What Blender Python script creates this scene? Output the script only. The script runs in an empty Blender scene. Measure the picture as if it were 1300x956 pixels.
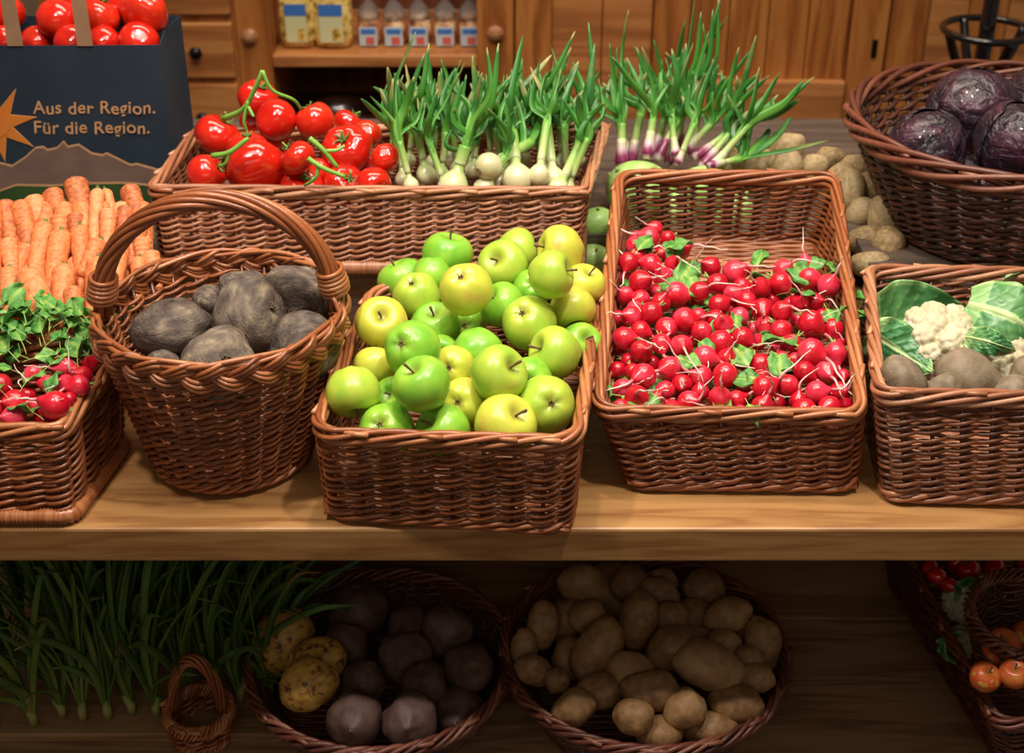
import bpy, bmesh, math, random
import numpy as np
from mathutils import Vector, Quaternion, Matrix, noise

# ------------------------------------------------------------------ camera
TH = math.radians(29.5); F = 1786.0
CAM = np.array([0, -1.537, 1.163])
FW = np.array([0, math.cos(TH), -math.sin(TH)])
UP = np.array([0, math.sin(TH), math.cos(TH)])
RT = np.array([1.0, 0, 0])
sc = bpy.context.scene
COL = sc.collection
cd = bpy.data.cameras.new('camera'); cam = bpy.data.objects.new('camera', cd); COL.objects.link(cam)
cam.location = CAM; cam.rotation_euler = (math.pi/2-TH, 0, 0)
cd.sensor_width = 36; cd.lens = F/1300*36; cd.shift_y = -45/1300; cd.clip_start = .05
cd.dof.use_dof = True; cd.dof.focus_distance = 1.98; cd.dof.aperture_fstop = 4.5
sc.camera = cam
# ------------------------------------------------------------------ world
w = bpy.data.worlds.new('world'); sc.world = w; w.use_nodes = True
w.node_tree.nodes['Background'].inputs[0].default_value = (1, .82, .66, 1)
w.node_tree.nodes['Background'].inputs[1].default_value = .12
# ------------------------------------------------------------------ lamps
def aim(o, tgt):
    o.rotation_euler = (Vector(tgt)-Vector(o.location)).to_track_quat('-Z', 'Y').to_euler()
def spot(x, y, z, tx, ty, tz, e, ang=70, size=.05, col=(1, .90, .78)):
    l = bpy.data.lights.new('ceiling_spot', 'SPOT'); l.energy = e; l.spot_size = math.radians(ang); l.spot_blend = .8
    l.shadow_soft_size = size; l.color = col
    o = bpy.data.objects.new('ceiling_spot', l); COL.objects.link(o); o.location = (x, y, z); aim(o, (tx, ty, tz))
def area(x, y, z, tx, ty, tz, e, sx, sy, col=(1, .88, .75)):
    l = bpy.data.lights.new('soft_fill', 'AREA'); l.shape = 'RECTANGLE'; l.size = sx; l.size_y = sy; l.energy = e; l.color = col  # soft rectangular fill, stands for no particular fixture
    o = bpy.data.objects.new('soft_fill', l); COL.objects.link(o); o.location = (x, y, z); aim(o, (tx, ty, tz))
spot(-.75, -.34, 2.1, -.35, .30, .1, 60, 75, .05)
spot(.40, -.36, 2.1, .3, .35, .1, 62, 75, .05)
spot(-.1, .25, 2.2, -.1, .5, .1, 42, 75, .05)
spot(.9, .1, 2.2, .7, .5, .1, 26, 65, .05)
area(0, -.05, 2.3, 0, .4, 0, 24, 1.8, .6)
area(0, -2.6, 1.9, 0, .2, -.1, 6, 2.4, .8, (1, .86, .70))  # added front fill to lift the lower shelf and basket fronts, no real fixture
area(0, 1.2, 2.6, 0, 2.0, .3, 44, 2.4, .5, (1, .82, .62))
sc.view_settings.view_transform = 'Standard'; sc.view_settings.look = 'None'
sc.view_settings.exposure = 0.2; sc.view_settings.gamma = 1; sc.view_settings.use_curve_mapping = False
random.seed(7); rng = np.random.default_rng(7); R = random.uniform
PI = math.pi

# ------------------------------------------------------------------ picture rays -> real places
def ray(u, v):
    d = FW + RT*((u-650)/F) - UP*((v-433)/F)
    return d/np.linalg.norm(d)
def at_z(u, v, z):
    d = ray(u, v); return CAM + d*((z-CAM[2])/d[2])
def at_y(u, v, y):
    d = ray(u, v); return CAM + d*((y-CAM[1])/d[1])
def at_s(u, v, a, b):                       # surface z = a + b*y
    d = ray(u, v); t = (a+b*CAM[1]-CAM[2])/(d[2]-b*d[1]); return CAM + d*t
def depth(p): return float((np.asarray(p)-CAM) @ FW)
def cdir(dx, dy, dz):                        # right, down, towards the viewer
    a = RT*dx - UP*dy - FW*dz; return Vector(a/np.linalg.norm(a))

# ------------------------------------------------------------------ materials
def nodes(name):
    m = bpy.data.materials.new(name); m.use_nodes = True
    nt = m.node_tree; return m, nt, nt.nodes['Principled BSDF'], nt.nodes, nt.links
def ramp(N, stops):
    r = N.new('ShaderNodeValToRGB'); e = r.color_ramp.elements
    while len(e) < len(stops): e.new(.5)
    for k, (p, c) in enumerate(stops): e[k].position = p; e[k].color = (*c, 1)
    return r
def bump(N, L, src, b, s, d=.002):
    n = N.new('ShaderNodeBump'); n.inputs['Strength'].default_value = s; n.inputs['Distance'].default_value = d
    L.new(src, n.inputs['Height']); L.new(n.outputs[0], b.inputs['Normal'])
def noisy(name, stops, scale=8, rough=.5, detail=5, bmp=0, coord='Object', stretch=(1, 1, 1), spec=.5, coat=0, rnd=0, sss=0, bscale=None, hue=0):
    m, nt, b, N, L = nodes(name)
    tc = N.new('ShaderNodeTexCoord'); mp = N.new('ShaderNodeMapping'); mp.inputs['Scale'].default_value = stretch
    L.new(tc.outputs[coord], mp.inputs[0])
    nz = N.new('ShaderNodeTexNoise'); nz.noise_dimensions = '4D'; nz.inputs['Scale'].default_value = scale; nz.inputs['Detail'].default_value = detail
    L.new(mp.outputs[0], nz.inputs['Vector'])
    oi = N.new('ShaderNodeObjectInfo')
    mul = N.new('ShaderNodeMath'); mul.operation = 'MULTIPLY'; mul.inputs[1].default_value = 37; L.new(oi.outputs['Random'], mul.inputs[0]); L.new(mul.outputs[0], nz.inputs['W'])
    r = ramp(N, stops)
    src = nz.outputs[0]
    if rnd:
        a = N.new('ShaderNodeMath'); a.operation = 'MULTIPLY_ADD'; a.inputs[1].default_value = rnd; L.new(oi.outputs['Random'], a.inputs[0])
        s = N.new('ShaderNodeMath'); s.operation = 'SUBTRACT'; s.inputs[1].default_value = rnd/2; L.new(src, s.inputs[0]); L.new(s.outputs[0], a.inputs[2]); src = a.outputs[0]
    L.new(src, r.inputs[0]); L.new(r.outputs[0], b.inputs['Base Color'])
    b.inputs['Roughness'].default_value = rough; b.inputs['Specular IOR Level'].default_value = spec
    b.inputs['Coat Weight'].default_value = coat; b.inputs['Coat Roughness'].default_value = .12
    if sss: b.inputs['Subsurface Weight'].default_value = sss; b.inputs['Subsurface Radius'].default_value = (.01, .006, .003); b.inputs['Subsurface Scale'].default_value = .3
    if bmp:
        n2 = N.new('ShaderNodeTexNoise'); n2.inputs['Scale'].default_value = bscale or scale*3; n2.inputs['Detail'].default_value = 6
        L.new(mp.outputs[0], n2.inputs['Vector']); bump(N, L, n2.outputs[0], b, bmp)
    m['_r'] = 1
    return m
def plain(name, c, rough=.5, metal=0, coat=0):
    m, nt, b, N, L = nodes(name); b.inputs['Base Color'].default_value = (*c, 1); b.inputs['Roughness'].default_value = rough
    b.inputs['Metallic'].default_value = metal; b.inputs['Coat Weight'].default_value = coat; return m
def toned(name, stops, rough=.45, coat=0, bmp=.3, nscale=60, mixn=.35, stretch=(1, 1, 1), rnd=0, trans=0):
    """colour follows the mesh attribute 'tone' (rod to rod variation, or along a leaf) broken by noise"""
    m, nt, b, N, L = nodes(name)
    at = N.new('ShaderNodeAttribute'); at.attribute_name = 'tone'
    tc = N.new('ShaderNodeTexCoord'); mp = N.new('ShaderNodeMapping'); mp.inputs['Scale'].default_value = stretch; L.new(tc.outputs['Object'], mp.inputs[0])
    nz = N.new('ShaderNodeTexNoise'); nz.inputs['Scale'].default_value = nscale; nz.inputs['Detail'].default_value = 4; L.new(mp.outputs[0], nz.inputs['Vector'])
    a = N.new('ShaderNodeMath'); a.operation = 'MULTIPLY_ADD'; a.inputs[1].default_value = mixn; L.new(nz.outputs[0], a.inputs[0])
    s = N.new('ShaderNodeMath'); s.operation = 'SUBTRACT'; s.inputs[1].default_value = mixn/2; L.new(at.outputs['Fac'], s.inputs[0]); L.new(s.outputs[0], a.inputs[2])
    src = a.outputs[0]
    if rnd:
        oi = N.new('ShaderNodeObjectInfo'); q = N.new('ShaderNodeMath'); q.operation = 'MULTIPLY_ADD'; q.inputs[1].default_value = rnd
        L.new(oi.outputs['Random'], q.inputs[0]); L.new(src, q.inputs[2]); src = q.outputs[0]
    r = ramp(N, stops); L.new(src, r.inputs[0]); L.new(r.outputs[0], b.inputs['Base Color'])
    b.inputs['Roughness'].default_value = rough; b.inputs['Coat Weight'].default_value = coat; b.inputs['Coat Roughness'].default_value = .2
    if trans: b.inputs['Transmission Weight'].default_value = 0; b.inputs['Subsurface Weight'].default_value = trans; b.inputs['Subsurface Scale'].default_value = .01
    if bmp: bump(N, L, nz.outputs[0], b, bmp, .001)
    return m
def wood(name, c1, c2, c3, axis='X', scale=1.0, rough=.4, coat=.2, planks=0):
    m, nt, b, N, L = nodes(name)
    tc = N.new('ShaderNodeTexCoord'); mp = N.new('ShaderNodeMapping')
    st = {'X': (.9, 9, 9), 'Z': (9, 9, .9), 'Y': (9, .9, 9)}[axis]; mp.inputs['Scale'].default_value = [q*scale for q in st]
    L.new(tc.outputs['Object'], mp.inputs[0])
    n1 = N.new('ShaderNodeTexNoise'); n1.inputs['Scale'].default_value = 1.3; n1.inputs['Detail'].default_value = 3; n1.inputs['Distortion'].default_value = .8; L.new(mp.outputs[0], n1.inputs['Vector'])
    n2 = N.new('ShaderNodeTexNoise'); n2.inputs['Scale'].default_value = 9; n2.inputs['Detail'].default_value = 7; L.new(mp.outputs[0], n2.inputs['Vector'])
    mm = N.new('ShaderNodeMath'); mm.operation = 'MULTIPLY_ADD'; mm.inputs[1].default_value = 5; L.new(n1.outputs[0], mm.inputs[0])
    fr = N.new('ShaderNodeMath'); fr.operation = 'PINGPONG'; fr.inputs[1].default_value = .5
    L.new(n2.outputs[0], mm.inputs[2]); L.new(mm.outputs[0], fr.inputs[0])
    ad = N.new('ShaderNodeMath'); ad.operation = 'ADD'; L.new(fr.outputs[0], ad.inputs[0]); 
    sb = N.new('ShaderNodeMath'); sb.operation = 'MULTIPLY'; sb.inputs[1].default_value = .5; L.new(n2.outputs[0], sb.inputs[0]); L.new(sb.outputs[0], ad.inputs[1])
    r = ramp(N, [(.2, c1), (.5, c2), (.8, c3)]); L.new(ad.outputs[0], r.inputs[0])
    L.new(r.outputs[0], b.inputs['Base Color']); b.inputs['Roughness'].default_value = rough; b.inputs['Coat Weight'].default_value = coat; b.inputs['Coat Roughness'].default_value = .3
    bump(N, L, n2.outputs[0], b, .15, .001)
    return m

M = {}
M['wicker'] = toned('wicker', [(0, (.07, .017, .005)), (.35, (.18, .046, .013)), (.7, (.36, .112, .036)), (1, (.54, .23, .095))], .36, .28, .25, 90, .25)
M['wicker_pale'] = toned('wicker_pale', [(0, (.10, .032, .014)), (.35, (.24, .080, .036)), (.7, (.42, .165, .080)), (1, (.60, .31, .17))], .4, .22, .25, 90, .25)
M['wicker_red'] = toned('wicker_red', [(0, (.025, .010, .007)), (.4, (.075, .026, .016)), (.75, (.16, .042, .022)), (1, (.27, .11, .065))], .45, .15, .25, 90, .3)
M['bench'] = wood('bench_wood', (.50, .27, .10), (.42, .21, .072), (.30, .13, .042), 'X', 1, .38, .25)
M['deck'] = wood('deck_wood', (.13, .095, .075), (.10, .07, .055), (.06, .043, .035), 'X', 1.2, .55, 0)
M['lower'] = wood('lower_wood', (.38, .23, .11), (.32, .18, .085), (.20, .11, .05), 'X', 1, .5, .1)
M['pine'] = wood('pine_cabinet', (.50, .20, .050), (.40, .14, .032), (.25, .078, .016), 'Z', .6, .42, .2)
M['pine_h'] = wood('pine_cabinet_rail', (.56, .25, .08), (.46, .18, .055), (.30, .105, .03), 'X', .6, .42, .2)
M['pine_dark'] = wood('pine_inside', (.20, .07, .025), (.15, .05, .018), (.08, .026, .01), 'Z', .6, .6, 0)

# ------------------------------------------------------------------ mesh helpers
def mk(name, V, Fc, mat, parent=None, smooth=True, tone=None, stuff=False, mat2=None, idx2=None):
    me = bpy.data.meshes.new(name)
    me.from_pydata(np.asarray(V, float).tolist() if not isinstance(V, list) else V, [], Fc.tolist() if isinstance(Fc, np.ndarray) else Fc)
    me.materials.append(mat)
    if mat2 is not None:
        me.materials.append(mat2)
        a = np.zeros(len(me.polygons), np.int32); a[idx2] = 1; me.polygons.foreach_set('material_index', a)
    if smooth: me.polygons.foreach_set('use_smooth', np.ones(len(me.polygons), bool))
    if tone is not None:
        at = me.attributes.new('tone', 'FLOAT', 'POINT'); at.data.foreach_set('value', np.asarray(tone, np.float32))
    me.update()
    o = bpy.data.objects.new(name, me); COL.objects.link(o)
    if parent is not None: o.parent = parent
    if stuff: o['kind'] = 'stuff'
    return o
def thing(name, label, cat, loc=(0, 0, 0), group=None, rot=None, scale=None):
    o = bpy.data.objects.new(name, None); COL.objects.link(o); o.empty_display_size = .02
    o.location = Vector(loc)
    if rot is not None: o.rotation_mode = 'QUATERNION'; o.rotation_quaternion = rot
    if scale: o.scale = (scale,)*3 if not hasattr(scale, '__len__') else scale
    o['label'] = label; o['category'] = cat
    if group: o['group'] = group
    return o
def tag(o, label, cat, group=None):
    o['label'] = label; o['category'] = cat
    if group: o['group'] = group
    return o
def copy_tree(o, parent=None):
    c = o.copy(); COL.objects.link(c)
    if parent is not None: c.parent = parent
    for ch in [x for x in PROTO_KIDS.get(o.name, [])]: copy_tree(ch, c)
    return c
PROTO_KIDS = {}
USED = set()
def kids(o):
    for x in o.children:
        PROTO_KIDS.setdefault(o.name, []).append(x); kids(x)
def inst(proto, label, loc, rot=None, scale=1, group=None):
    """first use moves the prototype itself, later uses copy it with its parts"""
    if proto.name in USED: o = copy_tree(proto)
    else:
        kids(proto); USED.add(proto.name); o = proto
    o.location = Vector(loc); o.rotation_mode = 'QUATERNION'; o.rotation_quaternion = rot if rot is not None else Quaternion()
    o.scale = (scale,)*3 if not hasattr(scale, '__len__') else scale
    o['label'] = label
    if group: o['group'] = group
    return o

def tube_arrays(P, r, sides=6, closed=False, A=None, B=None, base=0):
    """P (n,3); r scalar or (n,), cross-section axes A,B (n,3) optional"""
    P = np.asarray(P, float); n = len(P); r = np.ones(n)*r
    if A is None:
        T = np.gradient(P, axis=0) if not closed else np.roll(P, -1, 0)-np.roll(P, 1, 0)
        T /= np.linalg.norm(T, axis=1)[:, None]+1e-12
        ref = np.array([0, 0, 1.0]) if abs(T[:, 2]).mean() < .75 else np.array([0, 1.0, 0])
        A = np.cross(T, ref); A /= np.linalg.norm(A, axis=1)[:, None]+1e-12
        B = np.cross(T, A)
    th = np.arange(sides)*2*PI/sides
    V = (P[:, None, :] + r[:, None, None]*(np.cos(th)[None, :, None]*A[:, None, :] + np.sin(th)[None, :, None]*B[:, None, :])).reshape(-1, 3)
    i = np.arange(n if closed else n-1); j = np.arange(sides)
    I, J = np.meshgrid(i, j, indexing='ij'); I2 = (I+1) % n; J2 = (J+1) % sides
    Fq = np.stack([I*sides+J, I*sides+J2, I2*sides+J2, I2*sides+J], -1).reshape(-1, 4)+base
    return V, Fq
class Acc:
    def __init__(s): s.V = []; s.F = []; s.T = []; s.n = 0
    def add(s, V, Fq, tone=.5):
        V = np.asarray(V, float)
        s.V.append(V); s.F += (np.asarray(Fq)+s.n).tolist() if not isinstance(Fq, list) else [[q+s.n for q in f] for f in Fq]
        s.T.append(np.ones(len(V))*tone); s.n += len(V)
    def tube(s, P, r, sides=6, closed=False, tone=.5, A=None, B=None, caps=True):
        V, Fq = tube_arrays(P, r, sides, closed, A, B); n = len(P)
        t = np.repeat(np.ones(n)*tone, sides)
        f = Fq.tolist()
        if not closed and caps: f.append(list(range(sides))[::-1]); f.append([(n-1)*sides+k for k in range(sides)])
        s.V.append(V); s.F += [[q+s.n for q in ff] for ff in f]; s.T.append(t); s.n += len(V)
    def out(s, name, mat, parent=None, **k):
        return mk(name, np.concatenate(s.V), s.F, mat, parent, tone=np.concatenate(s.T), **k)
def box(name, x0, x1, y0, y1, z0, z1, mat, parent=None, bev=.003):
    bm = bmesh.new(); bmesh.ops.create_cube(bm, size=1)
    for v in bm.verts: v.co = ((x0+x1)/2+v.co.x*(x1-x0), (y0+y1)/2+v.co.y*(y1-y0), (z0+z1)/2+v.co.z*(z1-z0))
    if bev: bmesh.ops.bevel(bm, geom=list(bm.edges), offset=bev, segments=2, affect='EDGES', profile=.5)
    me = bpy.data.meshes.new(name); bm.to_mesh(me); bm.free(); me.materials.append(mat)
    o = bpy.data.objects.new(name, me); COL.objects.link(o)
    if parent is not None: o.parent = parent
    return o
def lathe(name, prof, mat, parent=None, seg=24, mod=None, off=(0, 0, 0), tone=None):
    """prof list of (r,z); mod(v,theta,k)->v"""
    n = len(prof); V = []
    for k, (r, z) in enumerate(prof):
        for s in range(seg):
            a = 2*PI*s/seg; v = Vector((r*math.cos(a), r*math.sin(a), z))
            if mod: v = mod(v, a, k/(n-1))
            V.append(v+Vector(off))
    Fq = [[k*seg+s, k*seg+(s+1) % seg, (k+1)*seg+(s+1) % seg, (k+1)*seg+s] for k in range(n-1) for s in range(seg)]
    Fq = [f[::-1] for f in Fq]
    Fq.append(list(range(seg))); Fq.append([(n-1)*seg+s for s in range(seg)][::-1])
    return mk(name, [tuple(v) for v in V], Fq, mat, parent, tone=None if tone is None else [tone(k/(n-1)) for k in range(n) for s in range(seg)])
def spline(pts, n):
    P = np.asarray(pts, float); m = len(P)
    if m == 2: return P[0]+(P[1]-P[0])*np.linspace(0, 1, n)[:, None]
    Q = np.vstack([2*P[0]-P[1], P, 2*P[-1]-P[-2]]); out = []
    for t in np.linspace(0, m-1-1e-6, n):
        i = int(t); f = t-i; a, b, c, d = Q[i:i+4]
        out.append(.5*((2*b)+(-a+c)*f+(2*a-5*b+4*c-d)*f*f+(-a+3*b-3*c+d)*f**3))
    return np.array(out)
def qto(axis, roll=0, fwd='Z'):
    return Vector(axis).to_track_quat(fwd, 'Y' if fwd == 'Z' else 'Z') @ Quaternion((0, 0, 1), roll)
WORDS = ['', 'first', 'second', 'third', 'fourth', 'fifth', 'sixth', 'seventh', 'eighth', 'ninth', 'tenth', 'eleventh', 'twelfth', 'thirteenth', 'fourteenth', 'fifteenth', 'sixteenth', 'seventeenth', 'eighteenth', 'nineteenth', 'twentieth']
def rows(items, nrow):
    """items [(u,v,..)] -> (row from the front, place from the left) words"""
    order = sorted(range(len(items)), key=lambda i: -items[i][1]); per = math.ceil(len(items)/nrow); out = {}
    for k in range(nrow):
        r = sorted(order[k*per:(k+1)*per], key=lambda i: items[i][0])
        for j, i in enumerate(r): out[i] = (WORDS[k+1], WORDS[j+1])
    return out

# ------------------------------------------------------------------ woven baskets
class Shell:
    """rounded four-cornered (or round) wall between base corners and rim corners (FL, FR, BR, BL)"""
    def __init__(s, base, rim, rho, n):
        s.base = np.asarray(base, float); s.rim = np.asarray(rim, float)
        wx = np.linalg.norm(s.rim[1]-s.rim[0])/2; wy = np.linalg.norm(s.rim[3]-s.rim[0])/2
        r = min(wx, wy)*rho; pts = []
        for cx, cy, a0 in [(wx-r, -wy+r, -PI/2), (wx-r, wy-r, 0), (-wx+r, wy-r, PI/2), (-wx+r, -wy+r, PI)]:
            for a in np.linspace(a0, a0+PI/2, 24): pts.append((cx+r*math.cos(a), cy+r*math.sin(a)))
        pts = np.array(pts+[pts[0]]); L = np.r_[0, np.cumsum(np.linalg.norm(np.diff(pts, axis=0), axis=1))]
        s.per = L[-1]; q = np.linspace(0, L[-1], n, endpoint=False)
        s.a = np.interp(q, L, pts[:, 0])/wx; s.b = np.interp(q, L, pts[:, 1])/wy; s.n = n
        s.s = np.linspace(0, 1, n, endpoint=False)
        s.ez = s.rim.mean(0)-s.base.mean(0); s.H = np.linalg.norm(s.ez); s.ez /= s.H
    def bil(s, C, a, b):
        a = a[:, None]; b = b[:, None]
        return ((1-a)*(1-b)*C[0]+(1+a)*(1-b)*C[1]+(1+a)*(1+b)*C[2]+(1-a)*(1+b)*C[3])/4
    def at(s, t, a=None, b=None):
        a = s.a if a is None else a; b = s.b if b is None else b
        t = np.asarray(t); t = t[:, None] if t.ndim else t
        return s.bil(s.base, a, b)*(1-t)+s.bil(s.rim, a, b)*t
    def frame(s, P):
        T = np.roll(P, -1, 0)-np.roll(P, 1, 0); T /= np.linalg.norm(T, axis=1)[:, None]
        Nn = np.cross(T, s.ez); Nn /= np.linalg.norm(Nn, axis=1)[:, None]
        return T, Nn, np.cross(Nn, T)
def ropes(s, acc, t, count, ra, rb, turns, rr, tone=.7, off=0, offn=0, sides=6, wob=.12):
    P = s.at(t); T, Nn, U = s.frame(P)
    for k in range(count):
        ph = 2*PI*k/count + 2*PI*turns*s.s + wob*np.sin(2*PI*5*s.s+k*2)
        Q = P + Nn*(offn+ra*np.cos(ph))[:, None] + U*(off+rb*np.sin(ph))[:, None]
        acc.tube(Q, rr*(1+.1*np.sin(2*PI*7*s.s+k)), sides, True, np.clip(tone+R(-.15, .15)+.15*np.sin(2*PI*3*s.s+k*1.7), 0, 1), Nn, U)
def basket(name, label, base, rim, rho=.18, spacing=.042, pitch=.0056, mat='wicker', braid=False, group=None, wrap=False, floor=True, rimr=.0044, rodr=.0033, tone0=.5, rimturns=10, rimab=(.0062, .0098)):
    base = np.asarray(base, float); rim = np.asarray(rim, float); org = base.mean(0)
    base = base-org; rim = rim-org
    t = thing(name, label, 'basket', org, group); m = M[mat]
    per = np.linalg.norm(rim-np.roll(rim, 1, 0), axis=1).sum()*(PI/4 if rho == 1 else 1-.1*rho)
    nst = int(round(per/spacing/2))*2; n = nst*6
    s = Shell(base, rim, rho, n); acc = Acc(); nr = int((s.H-.012)/pitch)
    for j in range(nr):
        tj = (.006+j*pitch)/s.H
        c = np.cos(PI*nst*s.s+PI*j); c = np.sign(c)*np.abs(c)**.8
        tt = tj + (pitch/s.H)*(.55*np.sin(PI*nst*s.s+PI*j)+.25*np.sin(2*PI*(3+j % 3)*s.s+j))
        P = s.at(tt); T, Nn, U = s.frame(P)
        P = P+Nn*(.0045*c)[:, None]
        seg = np.interp(s.s*nst/4 % (nst//4), np.arange(nst//4+1), rng.uniform(-.22, .22, nst//4+1))
        acc.tube(P, rodr*(.74+.34*np.abs(c)), 5, True, np.clip(tone0+R(-.12, .12)+seg, 0, 1), Nn, U)
    acc.out('woven_wall', m, t, stuff=True)
    a = Acc()
    for k in range(nst):
        i = k*6
        P = np.array([s.at(q)[i] for q in (0, .5, 1)]); T, Nn, U = s.frame(s.at(.5))
        a.tube(P, .0032, 5, tone=.25+R(-.1, .1))
    a.out('stakes', m, t, stuff=True)
    if floor:
        a = Acc(); D = np.linalg.norm(base[3]-base[0]); W = np.linalg.norm(base[1]-base[0]); nf = int(D/.0066); nb = max(2, int(W/.045))*5
        for j in range(nf):
            b = -1+2*(j+.5)/nf; am = 1.0 if rho < 1 else math.sqrt(max(0.001, 1-b*b))
            aa = np.linspace(-am, am, nb); P = s.bil(base, aa, np.full(nb, b)); ph = np.linspace(0, PI*nb/5, nb)+PI*j
            P = P+np.outer(.0016*np.cos(ph)+.003, s.ez); a.tube(P, .0034, 5, tone=np.clip(.7+R(-.2, .2), 0, 1))
        a.out('woven_floor', m, t, stuff=True)
    a = Acc()
    if braid:
        P = s.at(1.0); T, Nn, U = s.frame(P); nb = int(s.per/.125)
        for k in range(3):
            ph = 2*PI*(nb*s.s+k/3)
            C = P+Nn*(.003+.006*np.sin(2*ph))[:, None]+U*(.0125*np.sin(ph))[:, None]
            dT = np.cos(ph)
            for q in (-1, 0, 1):
                sl = np.sqrt(1+.8*dT**2)
                Q = C+U*(q*.0068/sl*1.0)[:, None]+Nn*(-.001*abs(q)+.0012*q*dT)[:, None]
                a.tube(Q, .0037, 6, True, np.clip(.62+R(-.15, .15)+.15*np.sin(2*PI*4*s.s+k), 0, 1), Nn, U)
        ropes(s, a, 1.0, 2, .004, .004, 5, .0034, .75, off=.017)
    else:
        ropes(s, a, 1.0, 5, rimab[0], rimab[1], rimturns, rimr, .72)
        # cut rod ends poking out of the border
        P = s.at(1.0); T, Nn, U = s.frame(P)
        for k in range(0, n, 14):
            p = P[k]+Nn[k]*.006+U[k]*.008; a.tube([p-T[k]*.016-Nn[k]*.004, p-Nn[k]*.001, p+T[k]*.016+Nn[k]*.002+U[k]*.0015], [.0034, .0040, .0036], 6, tone=R(.6, 1))
    a.out('rim', m, t)
    a = Acc()
    if wrap:
        P = s.at(0.0); T, Nn, U = s.frame(P); m2 = int(s.per/.0026); ss = np.linspace(0, 1, m2, endpoint=False)
        f = lambda A: np.stack([np.interp(ss, np.r_[s.s, 1], np.r_[A[:, k], A[0, k]]) for k in range(3)], 1)
        a.tube(f(P)+f(U)*-.004+f(Nn)*.003, .0115+.0012*np.where(np.arange(m2) % 2, 1, -1), 8, True, .75+rng.uniform(-.15, .15, m2), f(Nn), f(U))
        a.out('wrapped_foot', m, t)
    else:
        ropes(s, a, 0.03, 4, .005, .006, 8, .0038, .6); a.out('foot', m, t)
    return t, s, org

# ------------------------------------------------------------------ structure
fl = box('floor', -3, 3, -2.5, 3.2, -.86, -.80, wood('floor_wood', (.06, .035, .02), (.045, .025, .015), (.03, .016, .01), 'X', .5, .5, 0)); fl['kind'] = 'structure'
wl = box('wall_back', -3, 3, 2.7, 2.78, -.80, 2.4, noisy('plaster', [(.3, (.42, .30, .2)), (.7, (.5, .37, .26))], 4, .8)); wl['kind'] = 'structure'

st = thing('display_bench', 'long oiled wooden bench carrying the upper row of wicker baskets', 'bench', (0, .6, -.8))
def rel(o, par): o.parent = par; o.matrix_parent_inverse = Matrix.Translation(-par.location); return o
rel(box('bench_top', -1.15, 1.15, 0, .50, -.056, 0, M['bench'], bev=.004), st)
rel(box('bench_top', -1.15, 1.15, .502, 1.27, -.056, 0, M['bench'], bev=.004), st)
rel(box('lower_shelf', -1.1, 1.1, .0, .42, -.56, -.52, M['lower'], bev=.004), st)
rel(box('lower_shelf', -1.1, 1.1, .423, .85, -.56, -.52, M['lower'], bev=.004), st)
rel(box('lower_shelf', -1.1, 1.1, .853, 1.27, -.56, -.52, M['lower'], bev=.004), st)
rel(box('back_panel', -1.15, 1.15, 1.272, 1.29, -.8, -.056, M['lower'], bev=.001), st)
for x in (-1.14, 1.06):
    for y in (.05, 1.15): rel(box('leg', x, x+.08, y, y+.08, -.80, -.056, M['bench'], bev=.003), st)

dk = thing('rear_riser', 'dark grey stained wooden riser carrying the rear row of produce', 'riser', (0, .9, 0))
for k in range(5):
    y0 = .70+k*.115
    rel(box('plank', -1.15, 1.15, y0, y0+.113, .092, .112, M['deck'], bev=.002), dk)
rel(box('plank', -1.15, .10, .562, .698, .092, .112, M['deck'], bev=.002), dk)
rel(box('plank', .60, 1.15, .515, .698, .092, .112, M['deck'], bev=.002), dk)
rel(box('riser_front', -1.15, .10, .57, .588, 0.0005, .092, M['deck'], bev=.001), dk)
rel(box('riser_front', .60, 1.15, .523, .541, 0.0005, .092, M['deck'], bev=.001), dk)
rel(box('riser_front', .10, .60, .705, .723, 0.0005, .092, M['deck'], bev=.001), dk)
rel(box('riser_back', -1.15, 1.15, 1.24, 1.26, 0.0005, .092, M['deck'], bev=.001), dk)

# --- old pine cabinet behind
YC = 1.95
def X(u, v=80, y=YC): return at_y(u, v, y)[0]
def Z(v, y=YC): return at_y(650, v, y)[2]
cab = thing('pine_cabinet', 'old pine cabinet with small drawers and an open shelf behind the stall', 'cabinet', (X(450), YC+.2, -.8))
ZT, ZB = 1.15, -.8
def cb(nm, u0, u1, y0, y1, z0, z1, mt, bev=.004, par=cab):
    return rel(box(nm, X(u0), X(u1), y0, y1, z0, z1, M[mt], bev=bev), par)
def knob(par, u, v, mat, r=.017, y=YC):
    p = at_y(u, v, y)
    k = lathe('knob', [(.001, 0), (r*.5, 0), (r*.45, .012), (r, .018), (r*1.05, .024), (r*.8, .032), (.001, .036)], mat, None, 20)
    k.data.transform(Matrix.Translation(Vector((p[0], y, p[2]))) @ Matrix.Rotation(PI/2, 4, 'X'))
    k.parent = par; k.matrix_parent_inverse = Matrix.Translation(-Vector(par.location)) if par is cab else Matrix.Translation(Vector((0, 0, 0)))
    return k
M['iron'] = plain('dark_iron', (.03, .028, .03), .3, .8)
M['pinek'] = noisy('pale_knob', [(.3, (.32, .14, .06)), (.7, (.45, .22, .10))], 30, .35, coat=.3)
cb('post', 303, 346, YC, YC+.05, ZB, ZT, 'pine'); cb('post', 606, 652, YC, YC+.05, ZB, ZT, 'pine')
cb('side_panel', 338, 346, YC+.05, YC+.42, ZB, ZT, 'pine'); cb('side_panel', 606, 614, YC+.05, YC+.42, ZB, ZT, 'pine')
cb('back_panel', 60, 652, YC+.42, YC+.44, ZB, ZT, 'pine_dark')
cb('post', 60, 96, YC, YC+.05, ZB, ZT, 'pine')
cb('rail', 96, 303, YC+.006, YC+.03, ZB, ZT, 'pine')
SZ = Z(71)
cb('shelf', 346, 606, YC+.004, YC+.42, SZ-.032, SZ, 'pine_h')
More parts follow.
